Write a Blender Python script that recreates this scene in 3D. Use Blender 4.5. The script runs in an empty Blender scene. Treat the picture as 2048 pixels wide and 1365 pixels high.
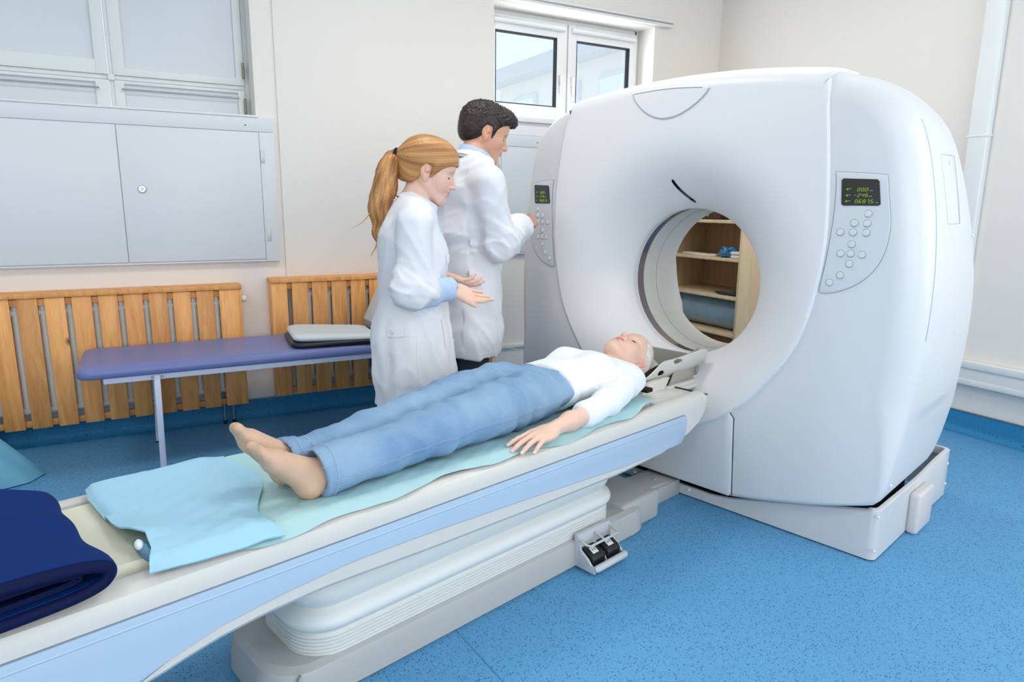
import bpy, bmesh, math, random
import numpy as np
from mathutils import Vector, Matrix
random.seed(7); rng=np.random.default_rng(7)
C=bpy.context.scene.collection
PI=math.pi
# ---------------------------------------------------------------- colours / materials
def lin(c):
    c=c/255.0
    return c/12.92 if c<=0.04045 else ((c+0.055)/1.055)**2.4
def col(r,g,b): return (lin(r),lin(g),lin(b),1.0)
MATS={}
def mat(name,rgb,rough=0.5,metal=0.0,spec=0.5,bump=None,sub=0.0,coat=0.0,attr=None,var=None):
    """bump=(scale,strength,distance) noise bump; var=(scale,amount) soft colour variation"""
    if name in MATS: return MATS[name]
    m=bpy.data.materials.new(name); m.use_nodes=True; nt=m.node_tree; N=nt.nodes; L=nt.links
    b=N['Principled BSDF']
    b.inputs['Base Color'].default_value=col(*rgb); b.inputs['Roughness'].default_value=rough
    b.inputs['Metallic'].default_value=metal; b.inputs['Specular IOR Level'].default_value=spec
    b.inputs['Coat Weight'].default_value=coat
    if sub:
        b.inputs['Subsurface Weight'].default_value=sub
        b.inputs['Subsurface Radius'].default_value=(0.012,0.005,0.003)
        b.inputs['Subsurface Scale'].default_value=1.0
    tc=N.new('ShaderNodeTexCoord')
    if attr:
        a=N.new('ShaderNodeAttribute'); a.attribute_name=attr
        L.new(a.outputs['Color'],b.inputs['Base Color'])
    if var:
        n=N.new('ShaderNodeTexNoise'); n.inputs['Scale'].default_value=var[0]; n.inputs['Detail'].default_value=3
        L.new(tc.outputs['Object'],n.inputs['Vector'])
        mx=N.new('ShaderNodeMix'); mx.data_type='RGBA'
        a=var[1]; c0=col(*rgb); dark=tuple(min(1,x*(1-a)) for x in c0[:3])+(1,); lite=tuple(min(1,x*(1+a)) for x in c0[:3])+(1,)
        mx.inputs[6].default_value=dark; mx.inputs[7].default_value=lite
        L.new(n.outputs['Fac'],mx.inputs[0]); L.new(mx.outputs[2],b.inputs['Base Color'])
    if bump:
        n=N.new('ShaderNodeTexNoise'); n.inputs['Scale'].default_value=bump[0]; n.inputs['Detail'].default_value=4
        L.new(tc.outputs['Object'],n.inputs['Vector'])
        bp=N.new('ShaderNodeBump'); bp.inputs['Strength'].default_value=bump[1]; bp.inputs['Distance'].default_value=bump[2]
        L.new(n.outputs['Fac'],bp.inputs['Height']); L.new(bp.outputs['Normal'],b.inputs['Normal'])
    MATS[name]=m; return m
def emat(name,rgb,strength):
    m=bpy.data.materials.new(name); m.use_nodes=True; b=m.node_tree.nodes['Principled BSDF']
    b.inputs['Base Color'].default_value=(0,0,0,1)
    b.inputs['Emission Color'].default_value=col(*rgb); b.inputs['Emission Strength'].default_value=strength
    return m
# ---------------------------------------------------------------- object makers
def empty(name,label,cat,loc=(0,0,0),rotz=0.0,group=None,parent=None):
    o=bpy.data.objects.new(name,None); C.objects.link(o); o.empty_display_size=0.05
    o.location=loc; o.rotation_euler=(0,0,rotz)
    if label: o['label']=label
    if cat: o['category']=cat
    if group: o['group']=group
    if parent: o.parent=parent
    return o
def tag(o,label=None,cat=None,group=None,kind=None):
    if label: o['label']=label
    if cat: o['category']=cat
    if group: o['group']=group
    if kind: o['kind']=kind
    return o
def link(name,me,m,parent=None):
    o=bpy.data.objects.new(name,me); C.objects.link(o)
    if m is not None:
        if isinstance(m,(list,tuple)):
            for x in m: me.materials.append(x)
        else: me.materials.append(m)
    if parent: o.parent=parent
    return o
def mesh(name,vs,fs,m,parent=None,smooth=False,sharp=None):
    me=bpy.data.meshes.new(name); me.from_pydata([tuple(map(float,v)) for v in vs],[],[tuple(map(int,f)) for f in fs]); me.validate(); me.update()
    if smooth: smoothing(me,sharp)
    return link(name,me,m,parent)
def smoothing(me,sharp=None):
    for p in me.polygons: p.use_smooth=True
    if sharp:
        bm=bmesh.new(); bm.from_mesh(me)
        for e in bm.edges:
            if len(e.link_faces)==2 and e.calc_face_angle(0)>math.radians(sharp): e.smooth=False
        bm.to_mesh(me); bm.free()
def bmobj(name,bm,m,parent=None,smooth=False,sharp=35,recalc=True):
    if recalc: bmesh.ops.recalc_face_normals(bm,faces=bm.faces)
    me=bpy.data.meshes.new(name); bm.to_mesh(me); bm.free()
    if smooth: smoothing(me,sharp)
    return link(name,me,m,parent)
def bx(bm,x0,y0,z0,x1,y1,z1,bev=0.0,seg=2,mtx=None):
    r=bmesh.ops.create_cube(bm,size=1.0)
    vs=r['verts']
    for v in vs:
        v.co=Vector(((x0+x1)/2+v.co.x*(x1-x0),(y0+y1)/2+v.co.y*(y1-y0),(z0+z1)/2+v.co.z*(z1-z0)))
    if bev>0:
        es=list({e for v in vs for e in v.link_edges})
        r=bmesh.ops.bevel(bm,geom=es,offset=min(bev,0.49*min(abs(x1-x0),abs(y1-y0),abs(z1-z0))),segments=seg,affect='EDGES',profile=0.5)
        vs=r['verts']
    if mtx is not None:
        allv={v for v in vs}
        for v in allv: v.co=mtx@v.co
    return vs
def box(name,x0,y0,z0,x1,y1,z1,m,parent=None,bev=0.0,seg=2):
    bm=bmesh.new(); bx(bm,x0,y0,z0,x1,y1,z1,bev,seg)
    return bmobj(name,bm,m,parent,smooth=bev>0)
def tube_pts(pts,rad,n=10,closed=False):
    """sweep a circle along a polyline with parallel transport; rad scalar or list"""
    P=[Vector(p) for p in pts]; k=len(P)
    if not hasattr(rad,'__len__'): rad=[rad]*k
    vs=[];fs=[]
    T=[]
    for i in range(k):
        a=P[(i-1)%k] if (closed or i>0) else P[i]; b=P[(i+1)%k] if (closed or i<k-1) else P[i]
        T.append((b-a).normalized())
    up=Vector((0,0,1)) if abs(T[0].z)<0.9 else Vector((1,0,0))
    Nn=(up-T[0]*up.dot(T[0])).normalized()
    for i in range(k):
        Nn=(Nn-T[i]*Nn.dot(T[i])).normalized(); B=T[i].cross(Nn)
        for j in range(n):
            a=2*PI*j/n; vs.append(P[i]+(Nn*math.cos(a)+B*math.sin(a))*rad[i])
    m=k if closed else k-1
    for i in range(m):
        for j in range(n):
            a=i*n+j;b=i*n+(j+1)%n;c=((i+1)%k)*n+(j+1)%n;d=((i+1)%k)*n+j
            fs.append((a,b,c,d))
    if not closed:
        fs.append(tuple(range(n-1,-1,-1))); fs.append(tuple((k-1)*n+j for j in range(n)))
    return vs,fs
def tube(name,pts,rad,m,parent=None,n=10,closed=False):
    vs,fs=tube_pts(pts,rad,n,closed); return mesh(name,vs,fs,m,parent,smooth=True,sharp=50)
def cyl(name,a,b,r,m,parent=None,n=24,r2=None,bev=0):
    """capped cylinder / cone from a to b"""
    r2=r if r2 is None else r2
    a=Vector(a);b=Vector(b)
    if bev:
        d=(b-a); L=d.length; d/=L
        pts=[a,a+d*0.0001,a+d*bev,b-d*bev,b-d*0.0001,b]; rr=[r-bev,r-bev,r,r2,r2-bev,r2-bev]
        pts=[a,a+d*bev,b-d*bev,b]; rr=[r-bev,r,r2,r2-bev]
        vs,fs=tube_pts(pts,rr,n)
    else: vs,fs=tube_pts([a,b],[r,r2],n)
    return mesh(name,vs,fs,m,parent,smooth=True,sharp=40)
def prism(name,poly,h0,h1,axis,m,parent=None,bev=0.0,smooth=False):
    """extrude 2-D polygon (p,q) along axis 'x': p->y q->z ; 'y': p->x q->z ; 'z': p->x q->y"""
    bm=bmesh.new(); prism_bm(bm,poly,h0,h1,axis,bev)
    return bmobj(name,bm,m,parent,smooth=smooth or bev>0)
def prism_bm(bm,poly,h0,h1,axis,bev=0.0,seg=2):
    def P(p,q,h): return {'x':(h,p,q),'y':(p,h,q),'z':(p,q,h)}[axis]
    a=[bm.verts.new(P(p,q,h0)) for p,q in poly]; b=[bm.verts.new(P(p,q,h1)) for p,q in poly]
    n=len(poly); f0=bm.faces.new(a); f1=bm.faces.new(b[::-1])
    for i in range(n): bm.faces.new((a[i],b[i],b[(i+1)%n],a[(i+1)%n]))
    if bev>0:
        es=list(set(f0.edges)|set(f1.edges))
        bmesh.ops.bevel(bm,geom=es,offset=bev,segments=seg,affect='EDGES',profile=0.5)
def grid_mesh(name,P,m,parent=None,closed_u=False,closed_v=False,smooth=True,sharp=None):
    """P array (nu,nv,3)"""
    P=np.asarray(P); nu,nv=P.shape[:2]; vs=P.reshape(-1,3); fs=[]
    for i in range(nu if closed_u else nu-1):
        for j in range(nv if closed_v else nv-1):
            a=i*nv+j; b=((i+1)%nu)*nv+j; c=((i+1)%nu)*nv+(j+1)%nv; d=i*nv+(j+1)%nv
            fs.append((a,b,c,d))
    return mesh(name,vs,fs,m,parent,smooth=smooth,sharp=sharp)
def catmull(pts,n=8,closed=False):
    P=[np.array(p,float) for p in pts]; k=len(P); out=[]
    for i in range(k if closed else k-1):
        p0=P[(i-1)%k] if (closed or i>0) else P[i]; p1=P[i]; p2=P[(i+1)%k]; p3=P[(i+2)%k] if (closed or i<k-2) else P[(i+1)%k]
        for j in range(n):
            t=j/n
            out.append(0.5*((2*p1)+(-p0+p2)*t+(2*p0-5*p1+4*p2-p3)*t*t+(-p0+3*p1-3*p2+p3)*t**3))
    if not closed: out.append(P[-1])
    return out
def sstep(a,b,x):
    t=np.clip((x-a)/(b-a),0,1); return t*t*(3-2*t)
def copy_tree(o,parent=None):
    c=o.copy(); C.objects.link(c)
    if parent: c.parent=parent
    for ch in list(o.children): copy_tree(ch,c)
    return c
LR=30; LF=130; LC=13; LBK=0.85; LW=10; EXPO=0.08
# ================================================================= CAMERA
F_PX=1348.317; PITCH=1.98752891e-01; ROLL=-1.00110263e-02; HW=1.07200729; HT=0.811025263
CAM_H=1.30
_c,_s=math.cos(PITCH),math.sin(PITCH); _cr,_sr=math.cos(ROLL),math.sin(ROLL)
Bm=np.array([[math.sin(HW),math.cos(HW),0],[-math.cos(HW),math.sin(HW),0],[0,0,1.0]])
_fw=np.array([0,_c,-_s]);_r=np.array([1.0,0,0]);_dn=np.array([0,-_s,-_c])
_r2=Bm@(_cr*_r+_sr*_dn); _d2=Bm@(-_sr*_r+_cr*_dn); _f=Bm@_fw
cam=bpy.data.cameras.new('camera'); cam.sensor_width=36.0; cam.lens=F_PX/2048*36; cam.clip_start=0.05; cam.clip_end=200
camo=bpy.data.objects.new('camera',cam); C.objects.link(camo)
camo.matrix_world=Matrix(((_r2[0],-_d2[0],-_f[0],0),(_r2[1],-_d2[1],-_f[1],0),(_r2[2],-_d2[2],-_f[2],CAM_H),(0,0,0,1)))
bpy.context.scene.camera=camo
MA=HW-HT                      # the scanner and its table stand turned by this angle to the room walls
YB=4.28; XR=4.20; XL=-2.6; YF=-4.6; ZC=3.15
# ================================================================= MATERIALS
M_wall=mat('wall_paint',(238,234,229),0.75,spec=0.2,bump=(60,0.05,0.002))
M_wallR=M_wall
M_ceil=mat('ceiling_paint',(240,240,238),0.8,spec=0.2)
M_frame=mat('window_plastic',(238,240,240),0.35)
M_cab=mat('cabinet_paint',(222,227,232),0.45,spec=0.35)
M_sash=mat('old_window_paint',(226,232,232),0.5)
M_frost=mat('whitewashed_pane',(214,221,228),0.35)
M_gasket=mat('black_gasket',(45,48,55),0.5)
M_chrome=mat('chrome',(200,200,200),0.25,metal=1.0)
M_steel=mat('brushed_steel',(170,172,172),0.4,metal=0.9)
M_white_rad=mat('radiator_enamel',(240,240,232),0.4)
M_dark=mat('black_plastic',(22,23,26),0.4)
def glass_mat():
    m=bpy.data.materials.new('window_glass'); m.use_nodes=True; nt=m.node_tree; N=nt.nodes
    for n in list(N): N.remove(n)
    o=N.new('ShaderNodeOutputMaterial'); t=N.new('ShaderNodeBsdfTransparent'); g=N.new('ShaderNodeBsdfGlossy'); g.inputs['Roughness'].default_value=0.02
    t.inputs['Color'].default_value=(0.93,0.96,0.98,1)
    fz=N.new('ShaderNodeFresnel'); fz.inputs['IOR'].default_value=1.45; mx=N.new('ShaderNodeMixShader')
    nt.links.new(fz.outputs[0],mx.inputs[0]); nt.links.new(t.outputs[0],mx.inputs[1]); nt.links.new(g.outputs[0],mx.inputs[2]); nt.links.new(mx.outputs[0],o.inputs[0])
    return m
M_glass=glass_mat()
def floor_mat(name,base,dark,lite,dens=140.0,dim='2D'):
    m=bpy.data.materials.new(name); m.use_nodes=True; nt=m.node_tree; N=nt.nodes; L=nt.links; b=N['Principled BSDF']
    tc=N.new('ShaderNodeTexCoord')
    no=N.new('ShaderNodeTexNoise'); no.inputs['Scale'].default_value=3.0; no.inputs['Detail'].default_value=5
    L.new(tc.outputs['Object'],no.inputs['Vector'])
    mx=N.new('ShaderNodeMix'); mx.data_type='RGBA'
    c=col(*base); mx.inputs[6].default_value=tuple(x*0.94 for x in c[:3])+(1,); mx.inputs[7].default_value=tuple(min(1,x*1.06) for x in c[:3])+(1,)
    L.new(no.outputs['Fac'],mx.inputs[0]); last=mx.outputs[2]
    # fine mottling
    nf=N.new('ShaderNodeTexNoise'); nf.inputs['Scale'].default_value=260; nf.inputs['Detail'].default_value=2
    L.new(tc.outputs['Object'],nf.inputs['Vector'])
    mm=N.new('ShaderNodeMix'); mm.data_type='RGBA'; mm.blend_type='MULTIPLY'; mm.inputs[0].default_value=0.35
    cr0=N.new('ShaderNodeValToRGB'); cr0.color_ramp.elements[0].position=0.3; cr0.color_ramp.elements[0].color=(0.7,0.72,0.78,1); cr0.color_ramp.elements[1].position=0.7; cr0.color_ramp.elements[1].color=(1,1,1,1)
    L.new(nf.outputs['Fac'],cr0.inputs[0]); L.new(last,mm.inputs[6]); L.new(cr0.outputs[0],mm.inputs[7]); last=mm.outputs[2]
    for sc,th,fc,seed,keep in ((dens*0.8,0.25,dark,0,0.20),(dens*1.5,0.27,dark,5,0.20),(dens*0.9,0.14,lite,11,0.12)):
        mp=N.new('ShaderNodeMapping'); mp.inputs['Location'].default_value=(seed,seed*1.7,0.0); mp.inputs['Rotation'].default_value=(0,0,seed)
        L.new(tc.outputs['Object'],mp.inputs[0])
        # warp so the flecks are ragged chips
        nw=N.new('ShaderNodeTexNoise'); nw.inputs['Scale'].default_value=sc*1.6; L.new(mp.outputs[0],nw.inputs['Vector'])
        va=N.new('ShaderNodeVectorMath'); va.operation='MULTIPLY_ADD'; va.inputs[1].default_value=(0.9/sc,0.9/sc,0 if dim=='2D' else 0.9/sc); L.new(nw.outputs['Color'],va.inputs[0]); L.new(mp.outputs[0],va.inputs[2])
        v=N.new('ShaderNodeTexVoronoi'); v.inputs['Scale'].default_value=sc; v.voronoi_dimensions=dim; L.new(va.outputs[0],v.inputs['Vector'])
        lt=N.new('ShaderNodeMath'); lt.operation='LESS_THAN'; lt.inputs[1].default_value=th; L.new(v.outputs['Distance'],lt.inputs[0])
        sp=N.new('ShaderNodeSeparateColor'); L.new(v.outputs['Color'],sp.inputs[0])
        l2=N.new('ShaderNodeMath'); l2.operation='LESS_THAN'; l2.inputs[1].default_value=keep; L.new(sp.outputs[0],l2.inputs[0])
        mu=N.new('ShaderNodeMath'); mu.operation='MULTIPLY'; L.new(lt.outputs[0],mu.inputs[0]); L.new(l2.outputs[0],mu.inputs[1])
        m2=N.new('ShaderNodeMath'); m2.operation='MULTIPLY'; m2.inputs[1].default_value=0.75; L.new(mu.outputs[0],m2.inputs[0])
        mc=N.new('ShaderNodeMix'); mc.data_type='RGBA'; mc.inputs[7].default_value=col(*fc); L.new(m2.outputs[0],mc.inputs[0]); L.new(last,mc.inputs[6]); last=mc.outputs[2]
    L.new(last,b.inputs['Base Color']); b.inputs['Roughness'].default_value=0.5; b.inputs['Specular IOR Level'].default_value=0.22
    bp=N.new('ShaderNodeBump'); bp.inputs['Strength'].default_value=0.08; bp.inputs['Distance'].default_value=0.001; L.new(nf.outputs['Fac'],bp.inputs['Height']); L.new(bp.outputs['Normal'],b.inputs['Normal'])
    return m
M_floor=floor_mat('speckled_vinyl',(98,164,210),(36,70,116),(165,205,230))
M_cove=floor_mat('speckled_vinyl_cove',(54,140,190),(20,72,116),(90,150,195),dens=70,dim='3D')
def wood_mat(name,c1,c2,scale=1.0,rough=0.45,knots=True):
    m=bpy.data.materials.new(name); m.use_nodes=True; nt=m.node_tree; N=nt.nodes; L=nt.links; b=N['Principled BSDF']
    tc=N.new('ShaderNodeTexCoord'); oi=N.new('ShaderNodeObjectInfo')
    ad=N.new('ShaderNodeVectorMath'); ad.operation='MULTIPLY_ADD'; L.new(oi.outputs['Random'],ad.inputs[0]); ad.inputs[1].default_value=(13,7,31); L.new(tc.outputs['Object'],ad.inputs[2])
    mp=N.new('ShaderNodeMapping'); mp.inputs['Scale'].default_value=(14*scale,14*scale,1.6*scale); L.new(ad.outputs[0],mp.inputs[0])
    n=N.new('ShaderNodeTexNoise'); n.inputs['Scale'].default_value=1.3; n.inputs['Detail'].default_value=6; n.inputs['Distortion'].default_value=1.2; L.new(mp.outputs[0],n.inputs['Vector'])
    n2=N.new('ShaderNodeTexNoise'); n2.inputs['Scale'].default_value=9; n2.inputs['Detail'].default_value=3; L.new(mp.outputs[0],n2.inputs['Vector'])
    a=N.new('ShaderNodeMath'); a.operation='MULTIPLY_ADD'; a.inputs[1].default_value=0.35; L.new(n2.outputs['Fac'],a.inputs[0]); L.new(n.outputs['Fac'],a.inputs[2])
    cr=N.new('ShaderNodeValToRGB'); e=cr.color_ramp.elements; e[0].position=0.45; e[0].color=col(*c2); e[1].position=0.85; e[1].color=col(*c1)
    L.new(a.outputs[0],cr.inputs[0]); last=cr.outputs[0]
    if knots:
        v=N.new('ShaderNodeTexVoronoi'); v.inputs['Scale'].default_value=3.3; mk=N.new('ShaderNodeMapping'); mk.inputs['Scale'].default_value=(1.6,1.6,1.0); L.new(ad.outputs[0],mk.inputs[0]); L.new(mk.outputs[0],v.inputs['Vector'])
        kr=N.new('ShaderNodeValToRGB'); kr.color_ramp.elements[0].position=0.03; kr.color_ramp.elements[0].color=(1,1,1,1); kr.color_ramp.elements[1].position=0.10; kr.color_ramp.elements[1].color=(0,0,0,1)
        L.new(v.outputs['Distance'],kr.inputs[0])
        mk2=N.new('ShaderNodeMix'); mk2.data_type='RGBA'; mk2.inputs[7].default_value=col(110,60,28); L.new(kr.outputs[0],mk2.inputs[0]); L.new(last,mk2.inputs[6]); last=mk2.outputs[2]
    hv=N.new('ShaderNodeHueSaturation'); mr=N.new('ShaderNodeMapRange'); mr.inputs[3].default_value=0.86; mr.inputs[4].default_value=1.12; L.new(oi.outputs['Random'],mr.inputs[0]); L.new(mr.outputs[0],hv.inputs['Value']); L.new(last,hv.inputs['Color'])
    L.new(hv.outputs[0],b.inputs['Base Color']); b.inputs['Roughness'].default_value=rough
    return m
M_wood=wood_mat('varnished_pine',(246,180,108),(216,142,76))
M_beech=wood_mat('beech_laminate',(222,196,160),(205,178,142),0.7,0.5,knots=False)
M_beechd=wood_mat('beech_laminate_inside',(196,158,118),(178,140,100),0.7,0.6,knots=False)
# ================================================================= ROOM SHELL
def st(o): o['kind']='structure'; return o
st(box('floor',XL-0.2,YF-0.2,-0.1,XR+0.2,YB+0.4,0.0,M_floor))
st(box('ceiling',XL-0.2,YF-0.2,ZC,XR+0.2,YB+0.4,ZC+0.1,M_ceil))
TH=0.36
def wall_with_holes(name,axis,pos,thick,a0,a1,z0,z1,holes,m):
    """wall slab normal to axis; holes=[(a,b,z,z2)] -> built as a welded grid of cells"""
    xs=sorted({a0,a1,*[h[0] for h in holes],*[h[1] for h in holes]}); zs=sorted({z0,z1,*[h[2] for h in holes],*[h[3] for h in holes]})
    bm=bmesh.new()
    def solid(i,j):
        if i<0 or j<0 or i>=len(xs)-1 or j>=len(zs)-1: return False
        cx=(xs[i]+xs[i+1])/2; cz=(zs[j]+zs[j+1])/2
        return not any(h[0]<cx<h[1] and h[2]<cz<h[3] for h in holes)
    V={}
    def v(a,d,z):
        k=(round(a,5),round(d,5),round(z,5))
        if k not in V: V[k]=bm.verts.new((a,d,z) if axis=='y' else (d,a,z))
        return V[k]
    p0,p1=pos,pos+thick
    for i in range(len(xs)-1):
        for j in range(len(zs)-1):
            if not solid(i,j): continue
            a,b,c,d=xs[i],xs[i+1],zs[j],zs[j+1]
            bm.faces.new((v(a,p0,c),v(b,p0,c),v(b,p0,d),v(a,p0,d))); bm.faces.new((v(a,p1,c),v(a,p1,d),v(b,p1,d),v(b,p1,c)))
            if not solid(i-1,j): bm.faces.new((v(a,p0,c),v(a,p0,d),v(a,p1,d),v(a,p1,c)))
            if not solid(i+1,j): bm.faces.new((v(b,p0,c),v(b,p1,c),v(b,p1,d),v(b,p0,d)))
            if not solid(i,j-1): bm.faces.new((v(a,p0,c),v(a,p1,c),v(b,p1,c),v(b,p0,c)))
            if not solid(i,j+1): bm.faces.new((v(a,p0,d),v(b,p0,d),v(b,p1,d),v(a,p1,d)))
    return st(bmobj(name,bm,m))
W1=(-1.30,0.635,0.99,2.95); W2=(2.165,3.53,0.99,2.63)
wall_with_holes('wall_back','y',YB,TH,XL-0.2,XR+0.2,0,ZC,[W1,W2],M_wall)
wall_with_holes('wall_right','x',XR,0.2,YF-0.2,YB,0,ZC,[(-1.9,0.9,0.95,2.75)],M_wallR)
wall_with_holes('wall_left','x',XL-0.2,0.2,YF-0.2,YB,0,ZC,[],M_wall)
wall_with_holes('wall_front','y',YF-0.2,0.2,XL,XR,0,ZC,[(-1.8,3.4,0.95,2.85)],M_wall)
# slightly proud plaster panel of the wall between the two windows
st(box('trim_1',0.755,YB-0.014,0.1165,2.165,YB+0.01,ZC,M_wall,bev=0.003))
# coved vinyl skirting
def cove(name,pts_fn,a0,a1,h=0.11):
    prof=[(0.0,0.0),(0.0,0.001)]
    P=[]; n=8; R=0.045
    sec=[(-R-0.002,0.0005)]+[(-R+R*math.sin(t*PI/2/n)-0.004,R-R*math.cos(t*PI/2/n)+0.0005) for t in range(n+1)]+[(-0.004,h),(-0.0005,h+0.001)]
    nu=40
    arr=np.array([[pts_fn(a0+(a1-a0)*i/nu,d,z) for d,z in sec] for i in range(nu+1)])
    return st(grid_mesh(name,arr,M_cove,sharp=40))
cove('baseboard_back',lambda a,d,z:(a,YB+d,z),XL,XR)
cove('baseboard_right',lambda a,d,z:(XR+d,a,z),YB,YF,h=0.125)
cove('baseboard_left',lambda a,d,z:(XL-d,a,z),YF,YB)
# thin metal strip that caps the skirting
st(box('trim_2',XL,YB-0.008,0.110,XR,YB,0.116,M_steel)); st(box('trim_3',XR-0.008,YF,0.125,XR,YB,0.131,M_steel))
# plastic cable trunking
def trunk(name,label,*b,m=None,bev=0.004):
    o=box(name,*b,m or M_frame,bev=bev); tag(o,label,'cable trunking'); return o
t=empty('cable_trunking','wide white horizontal cable trunking low on the right wall','cable trunking',(XR,0,0))
box('duct',-0.045,-2.4,0.298,-0.002,3.3,0.437,M_frame,t,bev=0.003); box('duct_lid',-0.055,-2.4,0.398,-0.044,3.3,0.437,M_frame,t,bev=0.003); box('duct_lid',-0.052,-2.4,0.298,-0.044,3.3,0.33,M_frame,t,bev=0.003)
t=empty('cable_trunking','thin white cable trunking on the wall below the open window','cable trunking',(2.2,YB,0))
box('duct',-0.09,-0.02,0.272,1.6,-0.002,0.300,M_frame,t,bev=0.003)
t=empty('vertical_duct','tall narrow white pipe casing up the right wall behind scanner','pipe casing',(XR,0,0))
box('casing',-0.05,2.155,0.44,-0.001,2.262,ZC,M_frame,t,bev=0.012,seg=4); 
for z in (0.9,1.7,2.5): box('clip',-0.053,2.150,z,-0.001,2.267,z+0.012,M_frame,t,bev=0.002)
# curtain rail above the open window
t=empty('curtain_rail','long white curtain rail above the open-air window','curtain rail',(2.3,YB,2.63))
box('rail',-0.18,-0.055,0.0,1.37,-0.002,0.045,M_frame,t,bev=0.006); box('rail_groove',-0.18,-0.059,0.018,1.36,-0.054,0.026,M_steel,t)
# ================================================================= LEFT WINDOW (whitewashed double sashes)
YW=4.50
w=st(empty('window_1',None,None,(0,YW,0))); 
def wp(o): return o
def fr(nm,x0,z0,x1,z1,d0=-0.03,d1=0.03,m=M_sash,par=w,bev=0.004): return box(nm,x0,d0,z0,x1,d1,z1,m,par,bev=bev)
# fixed outer frame
bm=bmesh.new()
for b in ((-1.30,0.99,-1.24,2.95),(0.612,0.99,0.640,2.95),(-1.24,2.88,0.612,2.95),(-0.085,0.99,-0.062,2.88),(-1.24,1.955,0.612,1.975),(-1.24,0.99,0.612,1.05)):
    bx(bm,b[0],-0.02,b[1],b[2],0.045,b[3],0.003)
bmobj('window_frame',bm,M_sash,w,smooth=True)
def sash(x0,x1,z0,z1,l,r,b_,t_):
    bm=bmesh.new()
    bx(bm,x0,-0.036,z0,x0+l,0.0,z1,0.004); bx(bm,x1-r,-0.036,z0,x1,0.0,z1,0.004)
    bx(bm,x0+l-0.002,-0.0355,z0,x1-r+0.002,0.0,z0+b_,0.004); bx(bm,x0+l-0.002,-0.0355,z1-t_,x1-r+0.002,0.0,z1,0.004)
    s=bmobj('sash',bm,M_sash,w,smooth=True)
    box('pane',x0+l-0.004,-0.016,z0+b_-0.004,x1-r+0.004,-0.010,z1-t_+0.004,M_frost,s)
    return s
sash(-1.238,-0.088,1.978,2.876,0.06,0.058,0.075,0.06); sash(-0.060,0.610,1.978,2.876,0.055,0.045,0.042,0.06)
s1=sash(-1.238,-0.088,1.052,1.952,0.06,0.065,0.06,0.018); s2=sash(-0.060,0.610,1.052,1.952,0.045,0.040,0.06,0.018)
box('mullion_cap',-0.090,-0.0375,1.950,-0.058,-0.015,1.980,M_sash,w,bev=0.002)
for s,x0,x1 in ((s1,-1.15,-0.135),(s2,-0.028,0.575)):
    cyl('curtain_rod',(x0,-0.052,1.905),(x1,-0.052,1.905),0.0045,M_steel,s,n=10)
for z in (2.06,1.86):
    cyl('hinge',(0.606,-0.045,z-0.045),(0.606,-0.045,z+0.045),0.007,mat('old_brass',(150,140,110),0.4,metal=0.7),w,n=12,bev=0.003)
# ================================================================= CABINETS UNDER THE WINDOWS
def wall_cabinet(label,x0,x1,seams,lock,hinges,right_strip):
    t=empty('wall_cabinet',label,'cabinet',(x0,YB,0.967))
    W=x1-x0; H=0.811
    bm=bmesh.new()
    bx(bm,0,-0.034,H-0.078,W,-0.002,H,0.002); bx(bm,W-right_strip,-0.034,0,W,-0.002,H-0.079,0.002); bx(bm,0,-0.026,0,W-right_strip,-0.002,H-0.078,0.001)
    bx(bm,0.0,-0.034,-0.008,W,-0.002,0.0,0.001)
    bmobj('frame',bm,M_cab,t,smooth=True)
    for i in range(len(seams)-1):
        a,b=seams[i]-x0+0.002,seams[i+1]-x0-0.002
        d=box('door',a,-0.036,0.006,b,-0.0262,H-0.0815,M_cab,t,bev=0.0015)
        if lock is not None and seams[i]<lock<seams[i+1]:
            l=cyl('lock',(lock-x0,-0.036,0.40),(lock-x0,-0.046,0.40),0.019,M_chrome,d,n=28,bev=0.003)
            cyl('lock_core',(lock-x0,-0.046,0.40),(lock-x0,-0.050,0.40),0.011,M_steel,d,n=20)
    for x,z in hinges:
        h=box('hinge',x-x0-0.010,-0.040,z-0.967-0.037,x-x0+0.012,-0.0335,z-0.967+0.037,M_steel if False else mat('hinge_paint',(205,208,200),0.4,metal=0.2),t,bev=0.002)
    cyl('screw_head',(0.57-x0 if x0<0 else 0.4,-0.034,H-0.045),(0.57-x0 if x0<0 else 0.4,-0.0355,H-0.045),0.004,M_gasket,t,n=10)
    return t
wall_cabinet('pale grey two-door wall cabinet with round chrome lock under the left window',-1.35,0.722,[-1.33,-0.075,0.641],-0.0+0.022,[(0.652,1.565),(0.664,1.115)],0.081)
wall_cabinet('pale grey wall cabinet behind the man under the open window',2.10,3.62,[2.215,2.90,3.54],2.96,[(2.205,1.55),(2.205,1.12)],0.08)
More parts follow.
